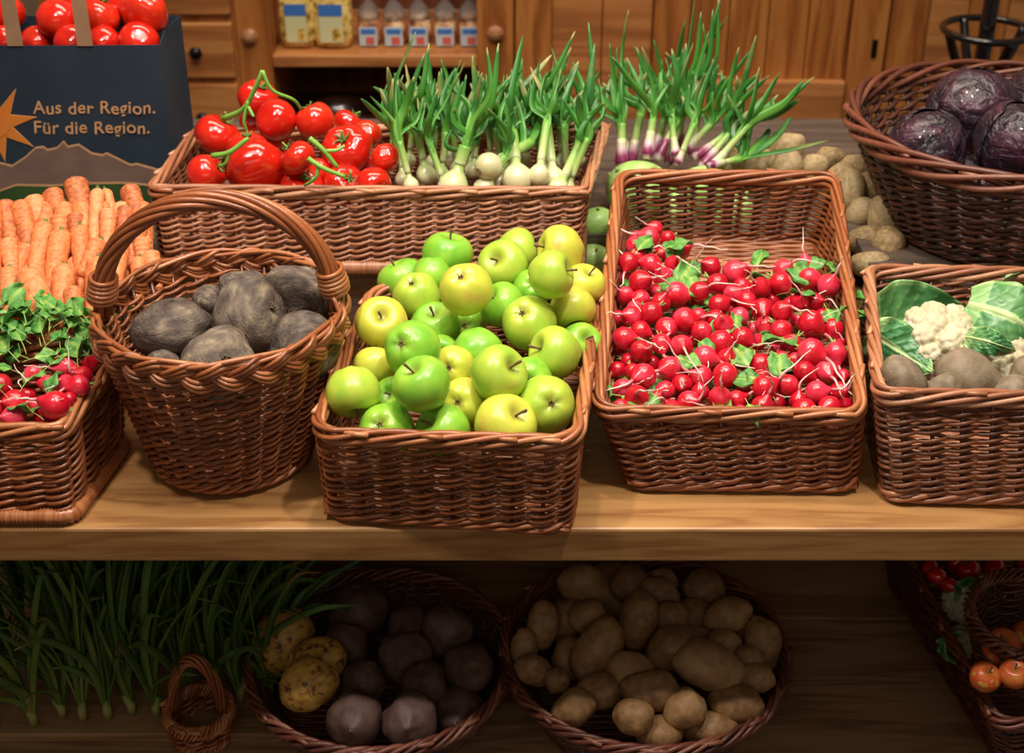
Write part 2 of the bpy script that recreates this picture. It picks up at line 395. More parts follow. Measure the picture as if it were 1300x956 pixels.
cb('bottom_board', 346, 606, YC+.01, YC+.42, -.55, -.52, 'pine_h')
for v0, v1 in [(-60, 18), (28, 98), (106, 185), (195, 280)]:
    d = rel(box('drawer', X(205), X(299), YC-.012, YC+.02, Z(v1), Z(v0), M['pine_h'], bev=.005), cab)
    d.location = d.location
    vm = (v0+v1)/2
    if vm > 20:
        k = lathe('knob', [(.001, 0), (.008, 0), (.007, .01), (.015, .014), (.017, .020), (.012, .027), (.001, .030)], M['iron'], None, 20)
        p = at_y(250 if vm < 90 else 259, vm+2, YC-.012)
        k.data.transform(Matrix.Translation(Vector(p)) @ Matrix.Rotation(PI/2, 4, 'X')); k.parent = d
for u, v in [(317, 46), (629, 42)]:
    p = at_y(u, v, YC)
    k = lathe('rosette', [(.001, 0), (.020, 0), (.022, .008), (.017, .012), (.013, .014), (.012, .022), (.001, .026)], M['pinek'], None, 8)
    k.data.transform(Matrix.Translation(Vector(p)) @ Matrix.Rotation(PI/2, 4, 'X')); k.data.polygons.foreach_set('use_smooth', [False]*len(k.data.polygons)); rel(k, cab)

wd = thing('pine_wardrobe', 'tall pine wardrobe with plank doors and an iron keyhole plate behind the stall', 'wardrobe', (X(950), YC+.2, -.8))
def wb(nm, u0, u1, y0, y1, z0, z1, mt, bev=.004): return rel(box(nm, X(u0), X(u1), y0, y1, z0, z1, M[mt], bev=bev), wd)
wb('carcass', 654, 1420, YC+.03, YC+.5, ZB, ZT, 'pine')
wb('stile', 654, 700, YC+.002, YC+.028, ZB, ZT, 'pine'); wb('plank', 700, 763, YC+.012, YC+.029, ZB, ZT, 'pine_h'); wb('plank', 764, 826, YC+.012, YC+.029, ZB, ZT, 'pine_h')
wb('stile', 828, 872, YC-.004, YC+.028, ZB, ZT, 'pine')
for k in range(4): wb('plank', 873+k*50, 922+k*50, YC+.010, YC+.029, ZB, ZT, 'pine')
wb('stile', 1076, 1121, YC-.004, YC+.028, ZB, ZT, 'pine')
for k, (a, b) in enumerate([(1125, 1172), (1173, 1222), (1223, 1270), (1271, 1330), (1331, 1419)]): wb('plank', a, b, YC+.008+.004*(k % 2), YC+.029, ZB, ZT, 'pine_h' if k % 2 else 'pine')
wb('rail', 840, 1075, YC-.018, YC+.009, Z(152), Z(101), 'pine_h', .006)
wb('rail', 873, 1075, YC-.004, YC+.009, Z(300), Z(240), 'pine', .006)
p = at_y(1110, 62, YC-.006)
kp = box('keyhole_plate', p[0]-.007, p[0]+.007, YC-.008, YC-.004, p[2]-.024, p[2]+.024, M['iron'], bev=.003); rel(kp, wd)

# --- coat stand
M['black'] = plain('black_lacquer', (.006, .005, .006), .18, 0, .6)
YS = YC-.30
c = at_y(1253, 38, YS); cs = thing('coat_stand', 'black bentwood coat stand foot with ring in front of the pine doors', 'coat stand', (c[0], YS, -.8))
def lt(nm, P, r, cl=False, sides=10):
    a = Acc(); a.tube(np.asarray(P)-np.array([c[0], YS, -.8]), r, sides, cl); return a.out(nm, M['black'], cs)
lt('pole', [(c[0], YS, -.78), (c[0], YS, 0), (c[0], YS, 1.1)], .0125*1.5)
rr = 54/F*depth(c)
lt('ring', [(c[0]+rr*math.cos(a), YS+rr*math.sin(a), c[2]) for a in np.linspace(0, 2*PI, 40, endpoint=False)], .0085, True)
for k in range(4):
    a = PI/4*.35+PI/2*k; ca, sa = math.cos(a), math.sin(a)
    lt('leg', spline([(c[0]+rr*ca*q, YS+rr*sa*q, c[2]+dz) for q, dz in [(1.0, .0), (.82, -.045), (.52, -.105), (.25, -.17), (.16, -.27), (.25, -.45), (.9, -.6), (1.6, -.8-c[2]+.012)]], 30), .011)

# --- goods on the cabinet shelf
def veg_noise(v, s, a): return noise.noise(Vector(v)*s)*a
M['pasta'] = noisy('pasta_yellow', [(.35, (.30, .17, .02)), (.5, (.78, .55, .14)), (.65, (.92, .74, .30))], 60, .3, 3, .8, bscale=70, coat=.8)
M['label_cream'] = plain('label_cream', (.66, .68, .40), .5); M['label_blue'] = plain('label_blue', (.05, .19, .62), .5)
M['label_pale'] = plain('label_pale', (.50, .60, .66), .5); M['label_red'] = plain('label_red', (.60, .12, .10), .5); M['label_green'] = plain('label_green', (.25, .42, .25), .5)
M['cello'] = None
m, nt, b, N, L = nodes('cellophane'); b.inputs['Base Color'].default_value = (.85, .88, .92, 1); b.inputs['Roughness'].default_value = .08; b.inputs['Transmission Weight'].default_value = .75; b.inputs['IOR'].default_value = 1.3
nz = N.new('ShaderNodeTexNoise'); nz.inputs['Scale'].default_value = 55; bump(N, L, nz.outputs[0], b, 1, .01); M['cello'] = m
M['peach'] = noisy('shell_pasta', [(.35, (.22, .06, .03)), (.5, (.66, .32, .14)), (.65, (.88, .64, .40))], 45, .35, 3, .8, bscale=60, coat=.5)
def pouch(u, wpx, v0, label, k):
    y = YC+.08; p = at_y(u, 62, y); sc_ = depth(p)/F; W = wpx*sc_/2; z0 = SZ+.001; H = .17
    t = thing('pasta_bag', label, 'pasta', (p[0], y, z0), 'yellow pasta packs on the cabinet shelf')
    prof = [(.05, 0), (.85, .004), (1, .03), (1.0, H*.5), (.95, H*.8), (.7, H*.93), (.1, H)]
    def md(v, a, q): return Vector((v.x*W, v.y*W*.6, v.z))*1 if True else v
    o = lathe('filling', [(r, z) for r, z in prof], M['pasta'], t, 28, lambda v, a, q: Vector((np.sign(v.x)*abs(math.cos(a))**.6*abs(v.length_squared and math.hypot(v.x, v.y))*W, np.sign(v.y)*abs(math.sin(a))**.6*math.hypot(v.x, v.y)*W*.55, v.z))+Vector((0, 0, 0)))
    lb = box('label', -W*.62, W*.55, -W*.62, -W*.57, .018, .105, M['label_cream'], t, .0008)
    box('label_band', -W*.62, W*.55, -W*.64, -W*.625, .088, .118, M['label_blue'], lb, .0005)
    box('label_picture', .0, W*.45, -W*.64, -W*.625, .024, .055, M['pasta'], lb, .0005)
pouch(381, 46, 0, 'yellow pasta pack with blue label, left one on the cabinet shelf', 0)
pouch(425, 50, 0, 'yellow pasta pack with blue label, right one on the cabinet shelf', 1)
for k, u in enumerate([470, 502, 533, 566, 597]):
    y = YC+.10; p = at_y(u, 62, y); W = 15*depth(p)/F; z0 = SZ+.001
    t = thing('cellophane_bag', ['leftmost cellophane bag of shell pasta on the cabinet shelf', 'second cellophane bag of shell pasta from the left on the cabinet shelf', 'middle cellophane bag of shell pasta on the cabinet shelf', 'fourth cellophane bag of shell pasta from the left on the cabinet shelf', 'rightmost cellophane bag of shell pasta beside the cabinet post'][k], 'pasta', (p[0], y, z0), 'small cellophane pasta bags on the cabinet shelf')
    lathe('filling', [(.001, 0), (W*.8, .0), (W, .01), (W, .05), (W*.85, .072), (W*.4, .082), (.001, .084)], M['peach'], t, 20, lambda v, a, q: v*(1+.08*noise.noise(v*60)))
    lathe('wrapper', [(W*.98, .070), (W*.9, .088), (W*.35, .11), (W*.22, .12), (W*.6, .14), (W*.95, .165), (W*.9, .17)], M['cello'], t, 30, lambda v, a, q: Vector((v.x*(1+.14*math.sin(7*a)*q), v.y*(1+.14*math.sin(7*a)*q), v.z+.006*q*math.sin(5*a))))
    lb = box('label', -W*.75, W*.75, -W*1.12, -W*1.06, .004, .054, M['label_pale'], t, .0006)
    box('label_picture', -W*.2, W*.5, -W*1.15, -W*1.125, .008, .028, M['label_red'], lb, .0004); box('label_band', -W*.6, W*.6, -W*1.15, -W*1.125, .036, .049, M['label_blue'], lb, .0004)
# pots in the dark lower compartment
p = at_y(430, 140, YC+.10)
M['steel'] = plain('steel', (.55, .55, .56), .22, 1)
t = thing('steel_bowl', 'shiny steel bowl in the dark cabinet compartment behind the tomatoes', 'bowl', (p[0], YC+.10, p[2]-.05))
lathe('bowl', [(.001, 0), (.04, 0), (.075, .03), (.085, .06), (.088, .06), (.079, .028), (.04, .004), (.001, .004)], M['steel'], t, 32)
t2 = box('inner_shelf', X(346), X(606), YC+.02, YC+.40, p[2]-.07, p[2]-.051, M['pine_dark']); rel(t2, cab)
# ------------------------------------------------------------------ baskets
def Q(*a): return [at_z(u, v, z) for u, v, z in a]
# radish basket, leaning back on the riser
rb_t, rb_s, rb_o = basket('wicker_basket', 'deep tilted wicker basket full of loose red radishes, centre right of the bench',
    Q((797, 618, .008), (1088, 621, .008), (1036, 306, .118), (796, 303, .118)), Q((757, 524, .132), (1095, 530, .132), (1060, 226, .245), (786, 224, .245)), .16, rimturns=5)
ap_t, ap_s, ap_o = basket('wicker_basket', 'wicker basket heaped with green apples, jutting over the bench edge',
    Q((411, 655, .008), (722, 677, .008), (742, 470, .04), (470, 455, .04)), Q((396, 553, .155), (733, 564, .155), (757, 380, .168), (474, 368, .168)), .22, rimturns=5)
lf_t, lf_s, lf_o = basket('wicker_basket', 'wicker basket of radishes with leaves at the left edge of the bench',
    Q((-235, 652, .016), (90, 651, .016), (157, 556, .016), (-140, 556, .016)), Q((-262, 546, .135), (78, 549, .135), (158, 443, .145), (-150, 445, .145)), .12, wrap=True, rimturns=4)
ca_t, ca_s, ca_o = basket('wicker_basket', 'wicker basket of cauliflowers and potatoes at the right edge of the bench',
    Q((1126, 634, .008), (1450, 640, .008), (1360, 490, .008), (1090, 478, .008)), Q((1116, 503, .172), (1480, 510, .172), (1400, 350, .172), (1102, 345, .172)), .12, mat='wicker_pale', tone0=.3, rimturns=5)
to_t, to_s, to_o = basket('wicker_basket', 'long wicker basket of tomatoes and spring onions on the rear riser',
    Q((205, 333, .128), (733, 337, .128), (738, 222, .128), (262, 222, .128)), Q((191, 243, .248), (742, 246, .248), (768, 163, .262), (248, 170, .248)), .10, mat='wicker_pale', wrap=True, tone0=.55, rimturns=4, spacing=.036)
cr_t, cr_s, cr_o = basket('wicker_basket', 'wicker basket under the pile of carrots beside the paper bag',
    [(-1.02, .33, .045), (-.60, .33, .045), (-.64, .62, .150), (-1.02, .62, .150)], [(-1.04, .31, .09), (-.58, .30, .09), (-.635, .64, .185), (-1.04, .64, .185)], .12)
def sq(cx, cy, z, r): return [(cx-r, cy-r, z), (cx+r, cy-r, z), (cx+r, cy+r, z), (cx-r, cy+r, z)]
be_t, be_s, be_o = basket('handled_basket', 'round braided wicker basket with a tall arched handle holding beetroots',
    sq(-.410, .185, .010, .112), sq(-.405, .188, .228, .168), 1, braid=True, rimr=.004, spacing=.036, pitch=.0056)
cg_t, cg_s, cg_o = basket('wicker_basket', 'big dark round wicker basket of red cabbages on the rear riser',
    sq(.872, .745, .12, .20), sq(.872, .745, .30, .285), 1, mat='wicker_red', spacing=.05, pitch=.0070, rodr=.0044, rimr=.0056, rimab=(.010, .016), rimturns=4, tone0=.4)
lp_t, lp_s, lp_o = basket('wicker_basket', 'round dark wicker basket of potatoes on the lower shelf',
    sq(.215, .21, -.508, .17), sq(.215, .21, -.40, .228), 1, mat='wicker_red', spacing=.036)
lb_t, lb_s, lb_o = basket('wicker_basket', 'round dark wicker basket of beetroots and spotted turnips on the lower shelf',
    sq(-.215, .20, -.508, .155), sq(-.215, .20, -.41, .212), 1, mat='wicker_red', spacing=.036)
lr_t, lr_s, lr_o = basket('wicker_basket', 'dark wicker basket of tomatoes and cauliflower at the right of the lower shelf',
    [(.78, .02, -.512), (1.08, .02, -.512), (1.08, .52, -.512), (.70, .52, -.512)], [(.72, .0, -.36), (1.09, .0, -.36), (1.09, .54, -.36), (.665, .54, -.36)], .12, mat='wicker_red')
lq_t, lq_s, lq_o = basket('wicker_basket', 'small round wicker basket of red and yellow apples at the lower right',
    sq(.80, .13, -.36, .07), sq(.81, .13, -.27, .105), 1, mat='wicker_red', floor=True)
# handle of the beetroot basket
def handle(par, org, cx, cy, z0, half, hgt, rb, tilt=0, n=60, rods=8, rr=.0045, wraps=True, sides=6):
    th = np.linspace(0, PI, n); mid = np.stack([cx-half*np.cos(th), cy+0*th+tilt*np.cos(th), z0+hgt*np.sin(th)**.9], 1)-np.asarray(org)
    T = np.gradient(mid, axis=0); T /= np.linalg.norm(T, axis=1)[:, None]; A = np.tile([0, 1.0, 0], (n, 1)); B = np.cross(T, A)
    a = Acc()
    for k in range(rods):
        ph = 2*PI*k/rods+th*2.2
        a.tube(mid+A*(rb*1.3*np.cos(ph))[:, None]+B*(rb*.8*np.sin(ph))[:, None], rr, sides, tone=np.clip(.55+R(-.15, .2)+.1*np.sin(th*5+k), 0, 1))
    h = a.out('handle', M['wicker'], par)
    if wraps:
        for sgn, idx in ((-1, 4), (1, n-5)):
            a = Acc()
            for q in range(6):
                c0 = mid[idx]+T[idx]*sgn*(-1)*(q-2.5)*.0062*(1)
                tt = np.linspace(0, 2*PI, 24, endpoint=False)
                rad = 1+.05*math.sin(q)
                a.tube(c0+np.outer(np.cos(tt), A[idx])*rb*2.0*rad+np.outer(np.sin(tt), B[idx])*rb*1.55*rad, .0034, 6, True, tone=.7+R(-.1, .15))
            a.out('handle_binding', M['wicker'], h)
    return mid
mid = handle(be_t, be_o, -.405, .190, .235, .160, .168, .0115, tilt=-.012)
for sgn in (-1, 1):
    a = Acc()
    for q in (-1, 0, 1):
        for wv in (-1, 1):
            x0 = -.405+sgn*.159
            P = spline(np.array([(x0, .188+q*.01, .262), (x0+sgn*.012, .188+q*.022*wv, .235), (x0+sgn*.008, .188+wv*.035+q*.01, .20), (x0-sgn*.004, .188+wv*.02, .165)])-be_o, 16)
            a.tube(P, .0037, 6, tone=R(.5, .9))
    a.out('handle_foot', M['wicker'], be_t)

# ------------------------------------------------------------------ produce shapes
def uvs(nu, nv, f):
    """closed surface of poles + rings; f(theta,phi)->xyz, phi 0 (top) .. pi"""
    V = [f(0, 0)]+[f(2*PI*i/nu, PI*j/nv) for j in range(1, nv) for i in range(nu)]+[f(0, PI)]
    Fc = [[0, 1+i, 1+(i+1) % nu] for i in range(nu)]
    for j in range(nv-2):
        for i in range(nu):
            a = 1+j*nu; Fc.append([a+i, a+nu+i, a+nu+(i+1) % nu, a+(i+1) % nu])
    l = len(V)-1; a = 1+(nv-2)*nu
    Fc += [[a+i, l, a+(i+1) % nu] for i in range(nu)]
    return [tuple(v) for v in V], Fc
def nv3(x, y, z, s, o=0): return noise.noise(Vector((x*s+o, y*s-o, z*s+o*.5)))
def apple_f(seed, tall=.93, top=.34, bot=.2):
    def f(a, p):
        s, c_ = math.sin(p), math.cos(p)
        r = s**.92*(1+.10*c_)+.0
        z = tall*c_-top*math.exp(-(s/.27)**2)*(c_ > 0)+bot*math.exp(-(s/.3)**2)*(c_ < 0)
        k = 1+.025*math.cos(5*a+seed)*(.5-.5*c_)+.03*nv3(math.cos(a)*s, math.sin(a)*s, c_, 1.2, seed*7)
        return (r*k*math.cos(a), r*k*math.sin(a), z*k)
    return f
def tomato_f(seed, lob=5, amp=.035, squash=.78):
    def f(a, p):
        s, c_ = math.sin(p), math.cos(p)
        z = squash*c_-.16*math.exp(-(s/.3)**2)*(c_ > 0)+.05*math.exp(-(s/.3)**2)*(c_ < 0)
        k = 1+amp*math.cos(lob*a+seed)*(.6+.4*c_)*s+.05*nv3(math.cos(a)*s, math.sin(a)*s, c_, 1.1, seed*5)
        r = s**.85
        return (r*k*math.cos(a), r*k*math.sin(a), z*k)
    return f
M['apple_g'] = M['apple_m'] = None
def apple_mat(name, c_main, c_alt, c_blush, th=.68):
    m, nt, b, N, L = nodes(name)
    tc = N.new('ShaderNodeTexCoord'); oi = N.new('ShaderNodeObjectInfo')
    n1 = N.new('ShaderNodeTexNoise'); n1.noise_dimensions = '4D'; n1.inputs['Scale'].default_value = 1.4; n1.inputs['Detail'].default_value = 2; L.new(tc.outputs['Object'], n1.inputs['Vector'])
    mu = N.new('ShaderNodeMath'); mu.operation = 'MULTIPLY'; mu.inputs[1].default_value = 50; L.new(oi.outputs['Random'], mu.inputs[0]); L.new(mu.outputs[0], n1.inputs['W'])
    r = ramp(N, [(.3, c_main), (.55, c_alt), (th+.14, c_blush)]); L.new(n1.outputs[0], r.inputs[0])
    vo = N.new('ShaderNodeTexVoronoi'); vo.inputs['Scale'].default_value = 9; L.new(tc.outputs['Object'], vo.inputs['Vector'])
    vr = ramp(N, [(.05, (1, 1, 1)), (.09, (0, 0, 0))]); L.new(vo.outputs['Distance'], vr.inputs[0])
    mx = N.new('ShaderNodeMixRGB'); mx.inputs[2].default_value = (.62, .62, .22, 1); mf = N.new('ShaderNodeMath'); mf.operation = 'MULTIPLY'; mf.inputs[1].default_value = .35
    L.new(vr.outputs[0], mf.inputs[0]); L.new(mf.outputs[0], mx.inputs[0]); L.new(r.outputs[0], mx.inputs[1])
    # russet around the stalk hollow
    sx = N.new('ShaderNodeSeparateXYZ'); L.new(tc.outputs['Object'], sx.inputs[0])
    ln = N.new('ShaderNodeVectorMath'); ln.operation = 'LENGTH'; cx_ = N.new('ShaderNodeCombineXYZ'); L.new(sx.outputs[0], cx_.inputs[0]); L.new(sx.outputs[1], cx_.inputs[1]); L.new(cx_.outputs[0], ln.inputs[0])
    rs = ramp(N, [(.10, (1, 1, 1)), (.34, (0, 0, 0))]); L.new(ln.outputs['Value'], rs.inputs[0])
    m2 = N.new('ShaderNodeMixRGB'); m2.inputs[2].default_value = (.22, .17, .04, 1); q = N.new('ShaderNodeMath'); q.operation = 'MULTIPLY'; q.inputs[1].default_value = .6
    L.new(rs.outputs[0], q.inputs[0]); L.new(q.outputs[0], m2.inputs[0]); L.new(mx.outputs[0], m2.inputs[1]); L.new(m2.outputs[0], b.inputs['Base Color'])
    b.inputs['Roughness'].default_value = .33; b.inputs['Subsurface Weight'].default_value = .08; b.inputs['Subsurface Scale'].default_value = .02; b.inputs['Coat Weight'].default_value = .15; b.inputs['Coat Roughness'].default_value = .25
    return m
M['apple_g'] = apple_mat('apple_green', (.17, .47, .035), (.27, .56, .045), (.42, .60, .06))
M['apple_m'] = apple_mat('apple_lime', (.33, .55, .05), (.45, .60, .06), (.55, .60, .08))
M['apple_y'] = apple_mat('apple_yellow', (.52, .60, .06), (.62, .62, .07), (.66, .42, .10))
M['stem'] = plain('stem_brown', (.13, .075, .03), .7)
def make_apple(name, seed, mat, stem=True):
    t = thing(name, 'apple', 'apple', group='green apples in the wicker basket')
    V, Fc = uvs(28, 20, apple_f(seed)); mk('flesh', V, Fc, M[mat], t)
    if stem:
        a = Acc(); a.tube(spline([(0, 0, .5), (.02, .03, .75), (.10, .05, 1.12)], 8), [.05, .045, .04, .04, .04, .045, .055, .06], 6); a.out('stem', M['stem'], t)
    a = Acc()
    for k in range(5):
        an = k*2*PI/5; a.tube([(0.03*math.cos(an), .03*math.sin(an), -.71), (.09*math.cos(an), .09*math.sin(an), -.76), (.07*math.cos(an+.3), .07*math.sin(an+.3), -.82)], [.03, .03, .008], 5)
    a.out('calyx', M['stem'], t)
    return t
def settle(items, iters=60, minr=.9, ymin=None):
    """items: dict p, r, d (direction of sight): overlapping neighbours slide apart along the sight line and a little sideways"""
    P = np.array([i['p'] for i in items]); r = np.array([i['r'] for i in items])*minr; D = np.array([ray(i['u'], i['v']) for i in items])
    n = len(items)
    for _ in range(iters):
        for i in range(n):
            dv = P-P[i]; dist = np.linalg.norm(dv, axis=1); lim = r+r[i]
            for j in np.nonzero((dist < lim) & (np.arange(n) > i))[0]:
                along = float(dv[j] @ D[i]); lat = math.sqrt(max(dist[j]**2-along**2, 0)); need = math.sqrt(max(lim[j]**2-lat**2, 0))
                sg = 1 if along >= 0 else -1; ex = (need-abs(along))*.5*.6
                P[j] += D[j]*sg*ex; P[i] -= D[i]*sg*ex
        if ymin:
            for i in range(n):
                lim = ymin(P[i][0])+items[i]['r']*.97
                if P[i][1] < lim: P[i] += D[i]*(lim-P[i][1])/D[i][1]
    for k, i in enumerate(items): i['p'] = P[k]
    return items

def front(rim, org, m=.010):
    a, b = np.array(rim[0])+org, np.array(rim[1])+org
    return lambda x: a[1]+(b[1]-a[1])*(x-a[0])/(b[0]-a[0])+m
def round_front(cx, cy, r): return lambda x: cy-math.sqrt(max(0, r*r-(x-cx)**2))
def keep_round(items, cx, cy, r):
    for i in items:
        p = i['p']; q = i['r']*.93
        for _ in range(80):
            if math.hypot(p[0]-cx, p[1]-cy) <= r-q or p[1] > cy: break
            p = p+ray(i['u'], i['v'])*.003
        d_ = math.hypot(p[0]-cx, p[1]-cy)
        if d_ > r-q: k_ = (r-q)/d_; p = np.array([cx+(p[0]-cx)*k_, cy+(p[1]-cy)*k_, p[2]])
        i['p'] = p
# ------------------------------------------------------------------ apples
AP = [(568,325,33,'g',(.2,-.8,.3),0),(511,358,32,'g',(-.3,-.7,.2),0),(591,366,35,'y',(.2,.5,-.8),1),(639,337,33,'m',(-.35,-.25,.8),1),(657,319,30,'m',(.8,-.2,0),0),
(712,318,33,'y',(-.7,-.1,.2),0),(699,349,32,'m',(.8,-.2,.3),1),(726,391,31,'y',(.2,.9,.4),1),(741,362,28,'y',(.3,-.6,.5),0),(638,388,30,'g',(-.6,-.5,.5),0),
(671,409,36,'m',(.3,.4,-.8),1),(528,374,31,'m',(.2,.6,-.8),1),(553,416,33,'g',(-.1,-.75,.62),1),(484,410,34,'y',(.1,-.35,.9),1),(522,442,37,'g',(.4,.2,-.9),2),
(475,467,28,'y',(0,-.6,-.3),0),(448,497,36,'m',(.15,.85,.3),1),(536,489,38,'g',(-.42,-.7,.55),3),(606,446,34,'g',(.2,.8,.3),1),(632,475,38,'m',(.62,-.3,.6),3),
(705,449,36,'m',(-.8,-.3,.45),2),(737,437,28,'g',(.3,-.3,.7),0),(590,512,34,'y',(.3,.1,-.9),1),(693,514,39,'m',(-.2,.1,-.9),2),(641,540,41,'y',(.5,-.5,.65),3),
(490,546,37,'g',(.2,.3,-.9),2),(563,549,37,'g',(-.6,-.45,.55),3),(500,503,26,'g',(-.2,-.2,.9),0),(590,413,28,'g',(0,0,-1),0),(672,482,30,'g',(0,0,-1),0),
(575,466,28,'y',(.2,0,-1),0),(676,366,26,'g',(0,.2,-1),0),(560,450,26,'g',(0,0,1),0),(690,480,26,'g',(0,1,0),0),(548,348,26,'g',(0,1,0),0)]
protos = {c_: [make_apple('apple', 1+k+q, 'apple_'+c_, stem=(q == 0)) for q in range(2)] for k, c_ in enumerate('gmy')}
its = []
for (u, v, r, c_, d, lay) in AP:
    sl = float(np.interp(v, [350, 445], [.36, .16])); p = at_s(u, v, .151-.1*sl+lay*.014, sl); its.append(dict(u=u, v=v, p=p, rp=r, c=c_, d=d, r=r*depth(p)/F))
for i in its: i['r'] = min(max(i['rp']*depth(i['p'])/F, .033), .043)
settle(its, 80, .93, front(ap_s.rim, ap_o))
rw = rows([(i['u'], i['v']) for i in its], 6)
cname = {'g': 'bright green', 'm': 'light green', 'y': 'yellowish green'}
for k, i in enumerate(its):
    r = i['rp']*depth(i['p'])/F/1.0
    vis = i['d'][2] > 0
    inst(protos[i['c']][0 if (vis or i['d'][1] < 0) else 1], f"{cname[i['c']]} apple, {rw[k][1]} from left in {rw[k][0]} row above the apple basket's front rim", i['p'], qto(cdir(*i['d']), R(0, 6)), r*.98)

# ------------------------------------------------------------------ radishes
M['radish'] = noisy('radish_red', [(.3, (.46, .004, .018)), (.55, (.62, .008, .026)), (.8, (.72, .05, .10))], 1.1, .28, 3, 0, rnd=.5, coat=.35, sss=.1)
M['root'] = toned('radish_tail', [(0, (.66, .09, .14)), (.2, (.78, .40, .40)), (.5, (.85, .70, .62)), (1, (.80, .72, .62))], .5, 0, .2, 8, .1)
M['sprout'] = noisy('radish_stub', [(.3, (.20, .34, .07)), (.7, (.40, .50, .16))], 6, .5)
def make_radish(seed, tail):
    t = thing('radish', 'radish', 'radish', group='loose red radishes in the tilted basket')
    def f(a, p):
        s, c_ = math.sin(p), math.cos(p); z = c_*.97
        if c_ < 0: z = c_*(1+.42*math.exp(-(s/.30)**2))
        k = 1+.04*nv3(math.cos(a)*s, math.sin(a)*s, c_, 1.3, seed*3)
        return (s*k*math.cos(a), s*k*math.sin(a), z)
    V, Fc = uvs(18, 14, f); mk('bulb', V, Fc, M['radish'], t)
    rs = np.random.default_rng(seed); pts = [(0, 0, -1.25)]; d = np.array([0, 0, -1.0]); p = np.array(pts[0])
    for q in range(5): d = d+rs.normal(0, .33, 3); d /= np.linalg.norm(d); p = p+d*tail/5; pts.append(tuple(p))
    a = Acc(); n = 18; a.tube(spline(pts, n), .11*(1-np.linspace(0, 1, n))**1.6+.036, 5, tone=np.linspace(0, 1, n)); a.out('tail', M['root'], t)
    a = Acc()
    for q in range(3):
        an = q*2.1+seed; a.tube([(0, 0, .9), (.1*math.cos(an), .1*math.sin(an), 1.12), (.22*math.cos(an), .22*math.sin(an), 1.35+.1*q)], [.1, .08, .05], 5)
    a.out('leaf_stub', M['sprout'], t)
    return t
rp = [make_radish(k, [2.2, 3.2, 4.2, 2.8, 3.6, 1.8][k]) for k in range(6)]
A3 = [(315,310,32),(288,347,42),(370,350,30),(225,385,38),(422,402,40),(235,350,30),(200,455,42),(295,465,44),(395,465,38),(350,515,38),(440,525,32),(250,540,47),(405,595,52),(505,583,42),(555,475,41),(583,550,44),(658,497,48),(650,592,38),(185,600,38),(250,615,38),(340,630,40),(590,640,42),(690,560,35),(710,622,40),(772,565,42),(870,487,42),(858,545,46),(920,550,30),(965,460,32),(980,527,46),(1068,555,46),(940,630,38),(1005,625,36),(865,668,43),(780,660,46),(298,675,46),(210,690,42),(225,655,32),(440,705,50),(362,742,45),(500,690,34),(575,705,42),(612,728,42),(680,690,38),(515,755,42),(250,755,42),(178,785,46),(790,730,38),(860,752,45),(990,718,52),(940,710,35),(1085,745,45),(690,785,46),(740,745,28)]
A4 = [(252,158,46),(340,125,42),(428,135,46),(600,118,50),(528,185,50),(625,190,42),(380,232,50),(262,265,52),(215,245,34),(430,300,42),(510,270,50),(618,260,50),(595,360,46),(665,370,40),(358,328,40),(460,380,48),(235,360,50),(175,325,45),(285,405,34),(380,410,42),(510,335,36),(770,220,50),(785,318,52),(890,305,44),(960,248,46),(1058,245,48),(1015,335,46),(1115,333,42),(1130,265,30),(1070,400,46),(960,415,50),(935,375,38),(780,400,46),(905,130,45),(990,160,55),(1000,105,32),(1098,165,46),(780,265,28),(685,420,28),(310,370,32),(560,430,34),(1140,390,30),(165,400,34)]
RX_ = [(470,610,36),(330,590,34),(150,700,34),(420,560,34),(620,560,36),(300,560,34),(150,820,36),(640,660,36),(740,590,34),(560,655,34),(820,620,34),(900,640,34),(1040,690,34),(430,650,34),(330,850,36),(430,860,34),(560,880,36),(720,860,34),(850,830,34),(930,830,36),(1120,820,34),(640,520,34),(500,640,30),(170,520,34),(240,430,34),(340,420,32),(1010,580,34),(820,560,34),(700,490,28),(760,800,34),(640,780,32),(480,790,34)]
X4_ = [(150,240,36),(300,210,34),(480,220,34),(560,310,36),(700,300,36),(860,190,34),(840,380,38),(700,200,36),(1030,300,34),(900,370,36),(1000,410,38),(450,240,34),(330,270,34),(720,350,36),(820,260,34),(920,200,36),(1120,230,34),(200,200,34),(640,420,34),(430,340,34)]
RA = [(740+x/3.42, 200+y/3.42, r/3.42) for x, y, r in A3]+[(740+x/3.42, 400+y/3.42, r/3.42) for x, y, r in A4]+[(740+x/3.42, 200+y/3.42, r/3.42) for x, y, r in RX_]+[(740+x/3.42, 400+y/3.42, r/3.42) for x, y, r in X4_]
NV = len(A3)+len(A4)
its = []
for k, (u, v, r) in enumerate(RA):
    lay = (r-11)*.0022+R(-.004, .004)-(.014 if k >= NV else 0)
    r *= 1.13; p = at_s(u, v, .097+lay, .20); its.append(dict(u=u, v=v, p=p, rp=r, r=r*depth(p)/F))
settle(its, 60, .93, front(rb_s.rim, rb_o, .008))
rw = rows(RA, 10)
for k, i in enumerate(its):
    r = i['rp']*depth(i['p'])/F*.99
    d = (R(-1, 1), R(-.5, .9), R(.1, 1)) if k not in (12, 38, 28) else {12: (1, .15, .2), 38: (.9, -.1, .1), 28: (-.1, -1, .1)}[k]
    if i['v'] > 492: d = (R(-1, 1), R(-.7, .05), R(.1, .5))
    inst(rp[k % 6], f"red radish, {rw[k][1]} from left in {rw[k][0]} row above the tilted basket's front rim", i['p'], qto(-cdir(*d), R(0, 6)), r)

